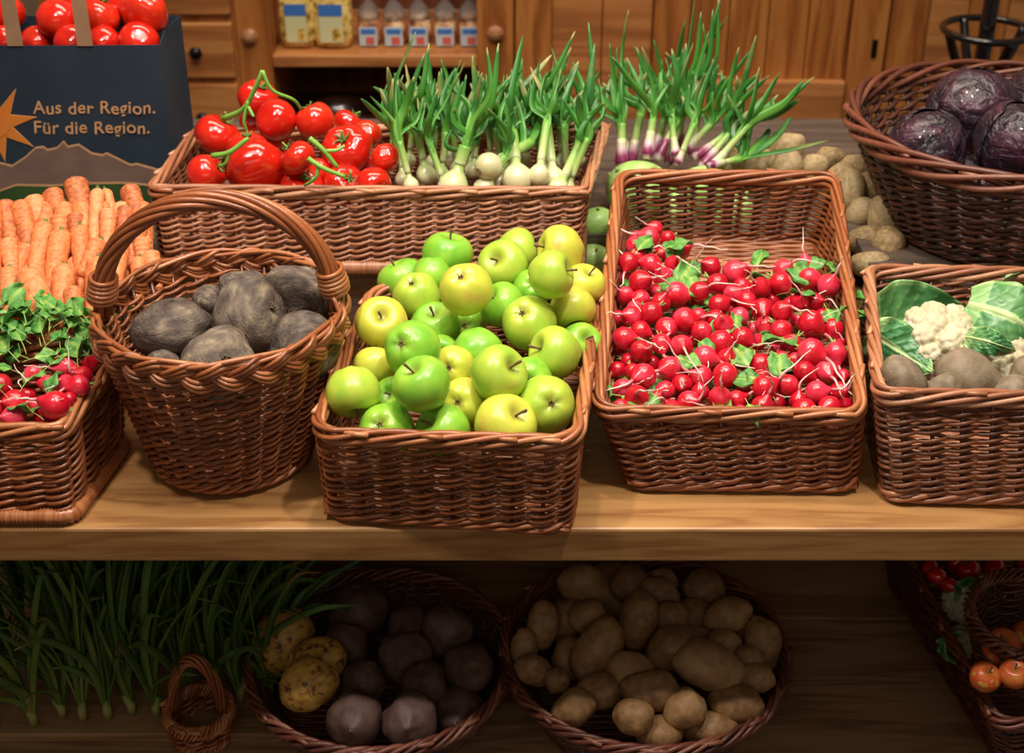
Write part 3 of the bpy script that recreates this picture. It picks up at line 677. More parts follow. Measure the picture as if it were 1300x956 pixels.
M['rleaf'] = toned('radish_leaf', [(0, (.50, .56, .20)), (.3, (.30, .46, .09)), (.6, (.12, .34, .06)), (1, (.05, .20, .04))], .5, .05, .6, 40, .6, rnd=.2)
def leaf_mesh(name, L, W, mat, parent, seed=0, lobes=4, ruff=.22, curl=.3, thick=.0006, nu=13, nv=7, stalk=.35, cup=.25, tone=None, serr=.25):
    """solid leaf along +X, face up +Z, ribbed, lobed and ruffled"""
    rs = np.random.default_rng(seed); V = []; T = []
    for i in range(nu):
        t = i/(nu-1); w = max(.012, math.sin(PI*min(1, max(0, (t-stalk)/(1-stalk)))**.75)**.7) if t > stalk else .03
        w *= 1-serr*abs(math.sin(lobes*PI*t))*(t > stalk)
        for j in range(nv):
            s = -1+2*j/(nv-1)
            z = curl*L*(t-t*t*1.6)+cup*W*w*abs(s)**1.5+ruff*W*math.sin(9*t+4*s+seed)*abs(s)*(t > stalk)+.06*W*math.cos(s*9)*w
            V.append((L*t, W*w*s, z)); T.append(.15 if abs(s) < .2 or t < stalk else .55+rs.uniform(-.15, .25))
    n = len(V); V2 = [(x, y, z-thick) for x, y, z in V]; Fc = []
    for i in range(nu-1):
        for j in range(nv-1):
            a = i*nv+j; Fc.append([a, a+nv, a+nv+1, a+1]); Fc.append([n+a, n+a+1, n+a+nv+1, n+a+nv])
    for i in range(nu-1):
        a = i*nv; Fc.append([a, n+a, n+a+nv, a+nv]); a += nv-1; Fc.append([a, a+nv, n+a+nv, n+a])
    for j in range(nv-1):
        Fc.append([j, j+1, n+j+1, n+j]); a = (nu-1)*nv+j; Fc.append([a, n+a, n+a+1, a+1])
    return mk(name, V+V2, Fc, mat, parent, tone=T+T)
lps = [leaf_mesh('radish_leaf', .07, .02, M['rleaf'], None, k, 3+k % 3, .35, .25) for k in range(5)]
for o in lps: tag(o, 'leaf', 'leaf', 'radish leaves among the radishes')
def leafat(p, d, nrm_roll, sc_, k, label, group='radish leaves among the radishes'):
    q = Vector(d).to_track_quat('X', 'Z') @ Quaternion((1, 0, 0), nrm_roll)
    inst(lps[k % 5], label, p, q, sc_, group)
RB_ = [(u_+R(-8, 8), v_+R(-6, 6)) for v_ in (330, 360, 392, 424, 456, 488, 512) for u_ in ((800, 850) if v_ < 350 else (790, 825, 860, 895, 930, 965, 1000, 1035, 1062))]
rl = rows(RB_, 7)
for k, (u, v) in enumerate(RB_):
    p = at_s(u, v, .072, .20)+np.array([0, .012, 0]); leafat(p, (R(-1, 1), R(-.6, .8), .2), R(-.6, .6), R(.7, 1.0), k, f"crumpled leaf under the radishes, {rl[k][1]} from left in {rl[k][0]} row of the tilted basket")
RL = [(858,300,850,335,1.2),(880,330,868,350,1.4),(873,345,880,365,1.3),(830,325,845,318,1.2),(820,362,850,362,1.1),(880,430,895,440,1),(945,445,975,435,1.5),(985,440,990,465,1.4),(960,480,940,450,1.3),(1045,385,1055,405,1.2),(1060,335,1040,335,1),(1000,330,1015,345,1.3),(985,375,1010,372,1.1),(840,452,880,460,1.2),(775,515,795,520,1.3),(985,510,960,500,1.2),(930,395,935,410,.9),(835,495,825,515,1.1),(1010,450,980,470,1.1),(945,505,955,525,1.1),(1050,400,1070,395,1),(800,330,815,312,1.2),(990,525,975,508,1.2),(900,520,915,527,1)]
rl = rows(RL, 6)
for k, (u, v, u2, v2, s_) in enumerate(RL):
    p = at_s(u, v, .104, .20); p2 = at_s(u2, v2, .112, .20)
    if v > 505: p = p+np.array([0, .03, 0]); p2 = p2+np.array([0, .03, 0])
    leafat(p-FW*.004, p2-p, R(-.5, .5), s_*.75, k, f"small radish leaf, {rl[k][1]} from left in {rl[k][0]} row of leaves in the tilted radish basket")

# left basket: radishes and bunched leaves
LR = [(20,512,16),(45,515,10),(85,467,13),(115,462,10),(74,458,10),(42,475,11),(60,487,10),(82,488,12),(100,490,13),(70,515,17),(18,530,14),(55,532,12),(88,507,9),(0,490,14),(2,535,13),(95,472,9),(-15,520,15),(75,538,10),(105,478,12),(35,502,10)]
its = []
for u, v, r in LR:
    r *= 1.12; p = at_s(u, v, .150, .06); its.append(dict(u=u, v=v, p=p, rp=r, r=r*depth(p)/F))
settle(its, 40, .9, front(lf_s.rim, lf_o, .008)); rw = rows(LR, 4)
for k, i in enumerate(its):
    inst(rp[(k+2) % 6], f"red radish, {rw[k][1]} from left in {rw[k][0]} row above the left basket's front rim", i['p'], qto(-cdir(R(-.9, .2), R(-.5, .3), .5), R(0, 6)), i['rp']*depth(i['p'])/F, 'radishes in the left basket')
k = 0; LL = []
for row, (v0, z0) in enumerate([(398, .20), (415, .19), (435, .175), (455, .165)]):
    for u in np.arange(-20 if row < 3 else -5, 140, 11 if row < 3 else 17): LL.append((u+R(-5, 5), v0+R(-7, 7)-u*.0, z0+R(-.006, .006)))
LL += [(12, 470, .165), (60, 468, .168), (100, 462, .17), (2, 500, .165), (30, 492, .165), (62, 505, .16), (120, 450, .17), (45, 528, .155)]
rl = rows(LL, 5)
for k, (u, v, z) in enumerate(LL):
    p = at_z(u, v, z); an = R(-2.6, -.5); d = (math.cos(an), math.sin(an)*-.5+.1, R(-.15, .35))
    leafat(p-np.array(d)*.02, d, R(-.9, .9), R(.6, 1.1), k, f"green radish leaf, {rl[k][1]} from left in {rl[k][0]} row of leaves in the left basket", 'radish leaves in the left basket')

# ------------------------------------------------------------------ tomatoes
M['tomato'] = noisy('tomato_skin', [(.3, (.52, .010, .004)), (.6, (.64, .018, .006)), (.85, (.72, .05, .012))], 1.0, .14, 2, 0, rnd=.25, coat=.6, sss=.08)
M['calyx'] = noisy('calyx_green', [(.3, (.06, .12, .025)), (.7, (.14, .26, .05))], 8, .6)
M['vine'] = noisy('vine_green', [(.3, (.14, .34, .04)), (.7, (.26, .48, .08))], 8, .5)
def make_tomato(seed, lob, amp, sq_, stem):
    t = thing('tomato', 'tomato', 'tomato', group='red tomatoes in the long basket')
    V, Fc = uvs(30, 20, tomato_f(seed, lob, amp, sq_)); mk('flesh', V, Fc, M['tomato'], t)
    z0 = sq_-.16
    for k in range(6):
        an = k*PI/3+seed; r1 = R(.25, .42); a = Acc()
        a.tube(spline([(0, 0, z0+.02), (r1*.6*math.cos(an), r1*.6*math.sin(an), z0+.12), (r1*math.cos(an+.2), r1*math.sin(an+.2), z0+.2+R(-.04, .14))], 6), [.06, .06, .05, .04, .03, .01], 5)
        a.out('sepal', M['calyx'], t)
    if stem:
        a = Acc(); a.tube(spline([(0, 0, z0), (.03, .02, z0+.25), (.15, .1, z0+.45)], 8), .05, 6); a.out('stem', M['vine'], t)
    return t
tp = [make_tomato(1, 5, .02, .82, True), make_tomato(2, 6, .05, .74, True), make_tomato(3, 4, .02, .9, False)]
TT = [(395,460,98,0,(.3,-.5,.5),-1),(480,558,98,2,(.6,.2,-.8),1),(662,565,92,2,(-.4,-.8,.2),1),(205,630,108,0,(.5,-.75,.3),0),(345,690,100,1,(.1,-.8,.5),0),(385,785,142,1,(-.3,-.5,-.7),2),(152,815,95,2,(.75,-.35,.2),1),(580,735,88,0,(-.6,-.6,.3),1),(815,575,72,0,(.5,-.6,0),-1),(810,690,122,1,(-.15,-.35,.85),1),(600,880,108,0,(.3,-.5,.7),2),(800,860,100,1,(.4,-.3,.75),2),(935,865,88,2,(.4,.2,.5),1),(990,735,68,2,(0,.3,-.9),0),(905,630,70,2,(0,.3,-.9),-1),(685,800,62,2,(0,.3,-.9),-1),(920,780,60,2,(0,0,-1),-1),(370,570,62,2,(0,0,-1),-1),(480,640,60,2,(0,0,-1),-1)]
its = []
for x, y, r, k, d, lay in TT:
    u, v, r = 220+x/3.676, y/3.676, r/3.676
    p = at_s(u, v, .235+.02*lay, .06 if v > 150 else .12); its.append(dict(u=u, v=v, p=p, rp=r, r=r*depth(p)/F, k=k, d=d))
settle(its, 80, .9, front(to_s.rim, to_o, .008))
TL = ['behind the others under the vine', 'high, below the bent vine', 'top right, round and shiny', 'far left, stalk end up', 'behind the big one, dry calyx', 'biggest, squat, front row', 'front left corner', 'middle, beside the big one', 'small, back right', 'large ribbed, calyx facing out', 'front row, calyx star in front', 'front row with long green stalk', 'front row next to the onions', 'right end touching the onions', 'shaded, behind the ribbed one', 'small, tucked between front fruits', 'low, behind the front right fruit', 'hidden below the vine, left', 'deep in the middle of the heap']
for k, i in enumerate(its):
    inst(tp[i['k']], 'red vine tomato in the long basket, '+TL[k], i['p'], qto(cdir(*i['d']), R(0, 6)), i['rp']*depth(i['p'])/F*.99)
# green trusses resting on the tomatoes
def truss(label, branches, y0):
    o = None; P0 = at_y(*branches[0][0][:2], branches[0][0][2]); t = thing('tomato_vine', label, 'vine', P0, 'green trusses on the tomatoes')
    for pts, r in [(b, .0042 if k == 0 else .003) for k, b in enumerate(branches)]:
        P = spline([at_y(u, v, y)-P0 for u, v, y in pts], 14); a = Acc(); a.tube(P, np.linspace(r*1.1, r*.8, 14), 7); a.out('stalk', M['vine'], t)
Z2 = lambda x, y, d: (220+x/3.676, y/3.676, d)
truss('tall bent green vine arching over the left tomatoes', [[Z2(230,555,.63), Z2(330,505,.61), Z2(395,380,.60), Z2(415,330,.60)], [Z2(415,330,.60), Z2(460,420,.60), Z2(560,465,.62), Z2(595,510,.64)], [Z2(350,470,.605), Z2(330,560,.60), Z2(340,605,.60)], [Z2(350,500,.60), Z2(375,545,.59)]], .6)
truss('short green vine lying left of the biggest tomato', [[Z2(180,728,.575), Z2(260,712,.57), Z2(330,660,.575), Z2(350,645,.58)], [Z2(262,712,.57), Z2(245,760,.57), Z2(215,775,.575)]], .6)
truss('green vine stub beside the large ribbed tomato', [[Z2(635,645,.56), Z2(700,700,.555), Z2(765,780,.555)], [Z2(715,705,.555), Z2(765,700,.56), Z2(800,680,.565)]], .6)
truss('green forked vine in front of the middle tomatoes', [[Z2(630,740,.55), Z2(700,785,.54), Z2(800,825,.545)], [Z2(675,775,.545), Z2(665,830,.54), Z2(615,865,.55)]], .6)
# ------------------------------------------------------------------ paper bag
YB = .77
def B(u, v, y=YB): return at_y(u, v, y)
zt = B(200, 57)[2]; z_b = .1125; xr = B(203, 57)[0]; xl = xr-.40; dpt = .17
M['paper_blue'] = noisy('paper_blue', [(.3, (.008, .020, .038)), (.7, (.016, .034, .058))], 9, .7, 4, .15)
M['kraft'] = noisy('kraft_paper', [(.3, (.28, .16, .085)), (.7, (.36, .21, .12))], 30, .75)
M['print_tan'] = noisy('print_tan', [(.3, (.50, .27, .12)), (.7, (.60, .33, .16))], 60, .7)
M['print_rock'] = noisy('print_rock', [(.3, (.15, .095, .075)), (.7, (.22, .14, .11))], 25, .7)
M['print_green'] = noisy('print_green', [(.3, (.02, .06, .012)), (.7, (.035, .09, .02))], 30, .7)
M['print_orange'] = noisy('print_orange', [(.3, (.60, .17, .02)), (.7, (.70, .24, .03))], 20, .7)
bag = thing('paper_bag', 'dark blue printed paper carrier bag full of tomatoes, upper left', 'bag', ((xl+xr)/2, YB+dpt/2, z_b))
bo = Vector(bag.location)
def bagpt(p): return tuple(Vector(p)-bo)
# body: slightly bulged gusseted box, open top
th_ = .0015; V = []; loops = []
sidex = [(0, 0), (.25, -.003), (.5, -.004), (.75, -.003), (1, 0)]
def ring(z, ins):
    w0, w1 = xl+ins, xr-ins; y0, y1 = YB+ins, YB+dpt-ins; g = .010*(z-z_b)/(zt-z_b)
    return [(w0+(w1-w0)*t, y0+d_*(1 if 0 < t < 1 else 0), z) for t, d_ in sidex]+[(w1-g, (y0+y1)/2, z)]+[(w1-(w1-w0)*t, y1, z) for t, _ in sidex]+[(w0+g, (y0+y1)/2, z)]
zs = np.linspace(z_b, zt, 6); outer = [ring(z, 0) for z in zs]; inner = [ring(z, th_) for z in zs[::-1]]
rg = outer+inner; nn = len(rg[0]); V = [bagpt(p) for r_ in rg for p in r_]; Fc = []
for k in range(len(rg)-1):
    for j in range(nn): Fc.append([k*nn+j, k*nn+(j+1) % nn, (k+1)*nn+(j+1) % nn, (k+1)*nn+j])
Fc.append(list(range(nn))[::-1])
mk('bag_body', V, Fc, M['paper_blue'], bag, smooth=False)
def flat(name, px, mat, off, par=bag):
    P = [B(u, v) for u, v in px]; P = [(p[0], YB-.0042-off, p[2]) for p in P]; n = len(P)
    V = [bagpt(p) for p in P]+[bagpt((p[0], p[1]+.0006, p[2])) for p in P]
    return mk(name, V, [list(range(n)), list(range(n, 2*n))[::-1]]+[[i, i+n, (i+1) % n+n, (i+1) % n] for i in range(n)], mat, par, smooth=False)
Z1 = lambda L: [(x/3.676, y/3.676) for x, y in L]
ul = B(0, 0)[0]; LFT = -430; RX = lambda v: 203+(v-57)*.128
ridge = [(-520, 700), (-300, 640), (-120, 745), (-60, 770), (10, 762), (60, 775), (120, 735), (170, 690), (205, 685), (225, 700), (270, 690), (300, 660), (320, 685), (370, 675), (430, 715), (480, 725), (500, 715), (560, 745), (610, 770), (640, 765), (760, 798)]
grass = [(-520, 870), (-200, 900), (0, 890), (80, 862), (250, 865), (400, 855), (560, 852), (640, 856), (775, 872)]
bot = 284*3.676
flat('printed_outline', Z1([(x, y-9) for x, y in ridge]+[(785, 806), (810, 920), (-520, 920)]), M['print_tan'], .0000)
flat('printed_mountain', Z1(ridge+[(788, 815), (808, 920), (-520, 920)]), M['print_rock'], .0007)
flat('printed_outline', Z1([(x, y-9) for x, y in grass]+[(800, bot), (-520, bot)]), M['print_tan'], .0014)
flat('printed_meadow', Z1(grass+[(802, bot), (-520, bot)]), M['print_green'], .0021)
cx_, cy_ = -10, 575; star = []
angs = [(-62, 178), (-10, 178), (32, 190), (78, 170), (125, 180), (170, 190), (215, 175), (262, 180)]
for k, (a_, l_) in enumerate(angs):
    star.append((cx_+l_*math.cos(math.radians(a_)), cy_+l_*math.sin(math.radians(a_))))
    a2 = (a_+(angs[(k+1) % 8][0]+(360 if k == 7 else 0)))/2; star.append((cx_+72*math.cos(math.radians(a2)), cy_+72*math.sin(math.radians(a2))))
so = flat('printed_sun', Z1([(cx_+(x-cx_)*1.07, cy_+(y-cy_)*1.07) for x, y in star]), M['print_tan'], .0000)
flat('printed_sun', Z1(star), M['print_orange'], .0007)
flat('printed_sun', Z1([(cx_+62*math.cos(t), cy_+62*math.sin(t)) for t in np.linspace(0, 2*PI, 24, endpoint=False)]), M['print_orange'], .0014)
def text(body, u0, v0, u1, par):
    cu = bpy.data.curves.new('lettering', 'FONT'); cu.body = body; cu.size = 1; cu.offset = .012; cu.extrude = .004; cu.shear = .12; cu.space_character = 1.05
    o = bpy.data.objects.new('lettering', cu); COL.objects.link(o); bpy.context.view_layer.update()
    me = bpy.data.meshes.new_from_object(o.evaluated_get(bpy.context.evaluated_depsgraph_get())); bpy.data.objects.remove(o)
    xs = [v.co.x for v in me.vertices]; W = max(xs)-min(xs); a = B(u0, v0); b_ = B(u1, v0); s_ = (b_[0]-a[0])/W
    rnd_ = random.Random(3)
    for v in me.vertices:
        v.co = ((v.co.x-min(xs))*s_+a[0]-bo.x, YB-.0050-v.co.z*s_-bo.y, v.co.y*s_*1.02+a[2]-bo.z+.0012*math.sin(v.co.x*5))
    me.materials.clear(); me.materials.append(M['print_tan']); o = bpy.data.objects.new('lettering', me); COL.objects.link(o); o.parent = par; o['label'] = 'tan hand lettering'
text('Aus der Region.', 43, 143, 198, bag); text('Für die Region.', 45, 168, 191, bag)
for u in (16, 105):
    w_ = 10*depth(B(u, 30))/F; x = B(u, 30)[0]
    P = [bagpt(q) for q in [(x-w_, YB-.006, zt+.0), (x+w_, YB-.006, zt+.0), (x+w_*.85, YB-.002, zt+.12), (x-w_*.85, YB-.002, zt+.12)]]
    P += [(a, b_+.0018, c_) for a, b_, c_ in P]
    mk('handle', P, [[0, 1, 2, 3], [7, 6, 5, 4], [0, 4, 5, 1], [1, 5, 6, 2], [2, 6, 7, 3], [3, 7, 4, 0]], M['kraft'], bag, smooth=False)
BT = [(265,90,98,2,(.2,.4,-.8),1),(462,75,105,0,(.3,-.8,.2),1),(672,60,118,1,(.2,-.6,-.5),1),(170,195,78,2,(0,.3,-.8),0),(330,205,88,2,(0,.3,-.8),0),(475,205,80,2,(0,.3,-.8),0),(640,205,98,0,(-.3,.2,-.8),0),(375,30,80,2,(0,0,-1),0),(565,20,62,2,(0,0,-1),0),(40,60,80,2,(0,0,-1),0),(20,190,75,2,(0,0,-1),0)]
its = []
for x, y, r, k, d, lay in BT:
    u, v, r = x/3.676, y/3.676, r/3.676; p = at_y(u, v, YB+.058+(.02 if lay else 0)+(.05 if r < 22.5 and v < 40 else 0)); its.append(dict(u=u, v=v, p=p, rp=r, r=r*depth(p)/F, k=k, d=d))
settle(its, 60, .88); rw = rows([(i['u'], i['v']) for i in its], 2)
for k, i in enumerate(its):
    p = i['p']; p[1] = max(p[1], YB+.012+i['rp']*depth(p)/F)
    inst(tp[i['k']], f"red tomato in the paper bag, {rw[k][1]} from left in the {'lower' if rw[k][0] == 'first' else 'upper'} layer", p, qto(cdir(*i['d']), R(0, 6)), i['rp']*depth(p)/F*.98, 'tomatoes in the paper bag')

# ------------------------------------------------------------------ beetroots
M['beet'] = noisy('beet_skin', [(.32, (.070, .048, .040)), (.47, (.125, .096, .080)), (.60, (.205, .160, .120)), (.74, (.36, .29, .18))], 2.6, .68, 11, 1.0, rnd=.15, bscale=11, stretch=(1, 1, 2.2), coat=0, spec=.3)
M['beet_end'] = noisy('beet_crown', [(.3, (.07, .045, .03)), (.7, (.19, .14, .09))], 8, .8, 5, .6)
def make_beet(seed, taper=.25, flat_=.85, nm='beetroot', mt='beet'):
    t = thing(nm, 'beet', 'beetroot')
    def f(a, p):
        s, c_ = math.sin(p), math.cos(p); z = c_*flat_
        x = s*math.cos(a); y = s*math.sin(a)
        if c_ < 0: z = c_*(flat_+taper*math.exp(-(s/.45)**2)*1.2)
        k = 1+.20*nv3(x, y, c_, 1.0, seed*3)+.05*nv3(x, y, c_, 3, seed)+.008*math.sin(z*34+4*nv3(x, y, c_, 2, seed))*(c_ > -.2)
        return (x*k, y*k, z*k-.06*math.exp(-(s/.2)**2)*(c_ > 0))
    V, Fc = uvs(40, 30, f); mk('root', V, Fc, M[mt], t)
    a = Acc(); 
    for q in range(9):
        an = q*2.4; rr_ = .03*math.sqrt(q+.3); a.tube([(rr_*math.cos(an), rr_*math.sin(an), flat_*.85), (rr_*1.5*math.cos(an), rr_*1.5*math.sin(an), flat_*.93+.06)], [.035, .02], 6)
    a.out('crown', M['beet_end'], t)
    a = Acc(); a.tube(spline([(0, 0, -flat_-taper*.9), (.02, .03, -flat_-taper*1.3), (.12, .02, -flat_-taper*1.7)], 8), np.linspace(.09, .015, 8), 7); a.out('taproot', M['beet_end'], t)
    return t
bp = [make_beet(k, .2+.1*(k % 3), .78+.04*(k % 3)) for k in range(4)]
BE = [(310,605,172,0,(-.05,-.8,.4),1,'big brown-grey beetroot at the left of the handled basket'),(640,550,172,1,(.75,-.25,.45),2,'large beetroot in the middle of the handled basket, root scar right'),(905,455,150,2,(-.1,.45,.85),1,'round beetroot with crown scar facing out, right back of handled basket'),(688,348,122,3,(.3,-.8,.3),0,'beetroot at the back of the handled basket'),(508,765,172,1,(.4,-.2,.85),2,'beetroot at the front rim of the handled basket'),(862,680,158,0,(-.3,-.3,-.8),1,'striped beetroot at the right front of the handled basket'),(455,480,75,3,(0,0,-1),-1,'small dark beetroot half hidden behind the big left one'),(700,730,110,2,(0,0,1),-1,'dark beetroot low between the front ones'),(250,790,90,3,(0,0,1),-1,'dark beetroot low at the left front rim')]
its = []
for x, y, r, k, d, lay, lb in BE:
    u, v, r = 130+x/3.414, 240+y/3.414, r/3.414; p = at_z(u, v, .195+.018*lay); its.append(dict(u=u, v=v, p=p, rp=r, r=r*depth(p)/F, k=k, d=d, lb=lb))
settle(its, 60, .86, round_front(-.402, .185, .158))
keep_round(its, -.405, .188, .166)
for i in its: inst(bp[i['k']], i['lb'], i['p'], qto(cdir(*i['d']), R(0, 6)), i['rp']*depth(i['p'])/F*1.02, 'beetroots in the handled basket')

# ------------------------------------------------------------------ carrots
M['carrot'] = noisy('carrot_skin', [(.28, (.40, .11, .045)), (.42, (.72, .20, .060)), (.6, (.80, .28, .10)), (.85, (.82, .42, .24))], 7, .55, 9, .55, stretch=(.8, .8, 3.2), rnd=.35, bscale=9, coat=0)
M['carrot_top'] = noisy('carrot_crown', [(.3, (.12, .11, .05)), (.7, (.36, .24, .12))], 30, .8)
def make_carrot(seed, blunt):
    t = thing('carrot', 'carrot', 'carrot', group='orange carrots piled beside the paper bag')
    rs = random.Random(seed); n = 34; prof = []
    for i in range(n):
        q = i/(n-1); r = (1-.42*q**1.2)*(math.sqrt(max(0, 1-max(0, 1-q/.10)**2.2))*.97+.03)*(1 if q < .88 else math.sqrt(max(0, 1-((q-.88)/.12)**2)))
        prof.append((max(.001, r*.5), -q))
    def md(v, a, q):
        b_ = .018*math.sin(3*q+seed)*(1); k = 1+.12*noise.noise(Vector((math.cos(a), math.sin(a), q*9+seed*3)))+.035*(noise.noise(Vector((seed, 3, q*38)))+.0)
        return Vector((v.x*k, v.y*k, v.z))+Vector((0, 0, 0))
    o = lathe('root', prof, M['carrot'], t, 16, md)
    o2 = lathe('crown', [(.001, .012), (.10, .012), (.20, .004), (.29, -.012), (.26, -.022)], M['carrot_top'], t, 12, lambda v, a, q: v*(1+.2*noise.noise(v*6)))
    a = Acc()
    for q in range(5): an = q*1.3; a.tube([(.05*math.cos(an), .05*math.sin(an), .0), (.09*math.cos(an), .09*math.sin(an), .06)], [.05, .035], 5)
    a.out('leaf_stub', M['calyx'], t)
    return t
cp = [make_carrot(k, 0) for k in range(5)]
CA = [((350,60),(400,240),118,0),((240,105),(300,235),100,0),((150,140),(215,270),108,0),((95,165),(140,350),112,0),((15,165),(60,360),115,0),((455,100),(435,350),72,1),((490,100),(560,270),55,0),((600,88),(670,250),100,0),((505,195),(500,330),85,1),((350,215),(360,330),85,0),((275,225),(285,330),85,0),((210,260),(150,520),105,1),((285,300),(235,570),112,1),((370,275),(380,520),90,1),((470,335),(385,470),95,2),((462,430),(440,760),125,2),((130,490),(235,760),150,3),((300,460),(280,700),112,2),((340,560),(345,730),92,3),((565,330),(500,720),95,1),((45,470),(40,680),100,2),((35,335),(55,470),95,2),((-40,150),(-30,400),110,1),((650,420),(640,620),80,1),((700,395),(730,540),92,1),((650,240),(610,420),105,0),((125,355),(80,480),70,1),((-50,380),(-40,640),110,2),((590,180),(560,330),80,0),((520,360),(515,600),70,0),((660,330),(670,430),90,0)]
CA += [((x, 420), (x+R(-20, 20), 760), 110, -1) for x in range(-60, 560, 85)]+[((x, 170), (x+R(-20, 20), 460), 110, -1) for x in range(-60, 700, 90)]
Z6 = lambda p: (p[0]/3.676, 220+p[1]/3.676)
order = rows([(Z6(c_[0])[0], Z6(c_[0])[1]) for c_ in CA], 8)
for k, (a_, b_, w_, lay) in enumerate(CA):
    (u0, v0), (u1, v1) = Z6(a_), Z6(b_); S = (.062+.012*lay+R(-.002, .002), .305)
    p0 = at_s(u0, v0, *S)+UP*.008; p1 = at_s(u1, v1, S[0]-.014, S[1]); ax = Vector(p0-p1); Lc = ax.length*1.12; wr = w_/3.676*depth(p0)/F
    inst(cp[k % 5], f"orange carrot, crown {order[k][1]} from left in {order[k][0]} row above the leafy radishes", p0, qto(ax.normalized(), R(0, 6)), (wr, wr, Lc))

# ------------------------------------------------------------------ potatoes, kohlrabi
M['potato'] = noisy('potato_skin', [(.3, (.26, .17, .075)), (.5, (.42, .30, .15)), (.68, (.52, .40, .22))], 4.5, .65, 10, .6, rnd=.3, bscale=10)
M['potato_g'] = noisy('dusty_potato_skin', [(.3, (.16, .12, .075)), (.55, (.26, .20, .135)), (.8, (.36, .27, .18))], 2.2, .6, 8, .4, rnd=.2, bscale=10)
M['potato_d'] = noisy('earthy_potato_skin', [(.3, (.20, .10, .035)), (.55, (.33, .18, .075)), (.8, (.42, .26, .12))], 2.5, .6, 8, .35, rnd=.3, bscale=10)
def make_potato(seed, mat, el):
    def f(a, p):
        s, c_ = math.sin(p), math.cos(p); x, y = s*math.cos(a), s*math.sin(a)
        k = 1+.14*nv3(x, y, c_, 1.2, seed*4)+.03*nv3(x, y, c_, 4, seed)
        for e in range(5):
            q = Vector((math.sin(e*2.1+seed), math.cos(e*1.7+seed*2), math.sin(e*3.3))).normalized(); d_ = (Vector((x, y, c_))-q).length
            k -= .05*math.exp(-(d_/.10)**2)
        return (x*k, y*k*.92, c_*k*el)
    V, Fc = uvs(24, 18, f); o = mk('potato', V, Fc, M[mat]); tag(o, 'potato', 'potato'); return o
pp = [make_potato(k, 'potato', [1.25, 1.05, 1.4][k]) for k in range(3)]; pg = [make_potato(k+5, 'potato_g', [1.2, 1.05, 1.35][k]) for k in range(3)]; pdk = [make_potato(k+9, 'potato_d', [1.25, 1.05, 1.45][k]) for k in range(3)]
def potatoes(L, protos, S, grp, lab, nrow, minr=.9, names=None, ymin=None, circ=None):
    its = []
    for u, v, r, an, lay in L:
        p = at_s(u, v, S[0]+lay, S[1]); its.append(dict(u=u, v=v, p=p, rp=r, r=r*depth(p)/F, an=an))
    settle(its, 60, minr, ymin); rw = rows(L, nrow)
    if circ: keep_round(its, *circ)
    for k, i in enumerate(its):
        a_ = math.radians(i['an']); ax = cdir(math.cos(a_), -math.sin(a_), .15)
        inst(protos[k % 3], names[k] if names else lab.format(rw[k][1], rw[k][0]), i['p'], qto(ax, R(0, 6)), i['rp']*depth(i['p'])/F, grp)
potatoes([(1000,190,20,35,.03),(928,208,20,20,0),(965,210,21,0,0),(998,214,21,80,.01),(1033,212,18,10,0),(1055,201,15,0,.0),(1066,228,20,60,.0),(1085,212,18,-20,.02),(1080,242,20,80,-.01),(1110,238,20,-30,-.005),(1095,270,21,20,-.03),(1123,275,22,90,-.03),(1100,305,20,0,-.06),(1128,310,22,80,-.055),(1105,335,18,0,-.07),(1132,338,16,0,-.07),(950,225,20,0,-.03),(1015,235,20,0,-.03),(1050,245,18,30,-.03)], pp, (.155, .0), 'loose potatoes behind the radish basket', 'pale potato, {} from left in {} row, behind the tilted radish basket', 5)
M['kohl'] = noisy('kohlrabi_skin', [(.3, (.34, .60, .14)), (.6, (.46, .72, .24)), (.85, (.60, .80, .40))], 3, .4, 4, .15, rnd=.1, coat=.1)
def make_kohl():
    t = thing('kohlrabi', 'kohlrabi', 'kohlrabi', group='kohlrabi behind the radish basket')
    V, Fc = uvs(28, 18, lambda a, p: (math.sin(p)*math.cos(a)*(1+.03*math.cos(3*a)), math.sin(p)*math.sin(a)*(1+.03*math.sin(2*a)), math.cos(p)*.82-.06*math.exp(-(math.sin(p)/.3)**2)*(math.cos(p) > 0))); mk('bulb', V, Fc, M['kohl'], t)
    for k in range(6):
        an = k*PI/3; a = Acc(); z = .15+.12*(k % 3); rr_ = math.sqrt(1-z*z)*.97
        a.tube([(rr_*math.cos(an), rr_*math.sin(an), z), (rr_*1.12*math.cos(an), rr_*1.12*math.sin(an), z+.1)], [.09, .06], 6); a.out('leaf_stub', M['sprout'], t)
    return t
kp_ = make_kohl()
for u, v, r, z, lb in [(812,243,45,.165,'light green kohlrabi, left one peeping over the radish basket'),(893,243,38,.165,'light green kohlrabi, right one peeping over the radish basket'),(758,285,26,.115,'light green kohlrabi between tomato basket and radish basket'),(752,330,24,.075,'lower light green kohlrabi between apple basket and radish basket'),(856,268,36,.12,'kohlrabi seen through the weave behind the radishes, left'),(925,272,34,.12,'kohlrabi seen through the weave behind the radishes, right'),(800,290,30,.12,'kohlrabi low behind the left end of the radish basket')]:
    p = at_z(u, v, z); 
    if v > 235 and u > 790: p = at_y(u, v, .78)
    inst(kp_, lb, p, qto(cdir(R(-.3, .3), -.9, -.3), R(0, 6)), r*depth(p)/F)

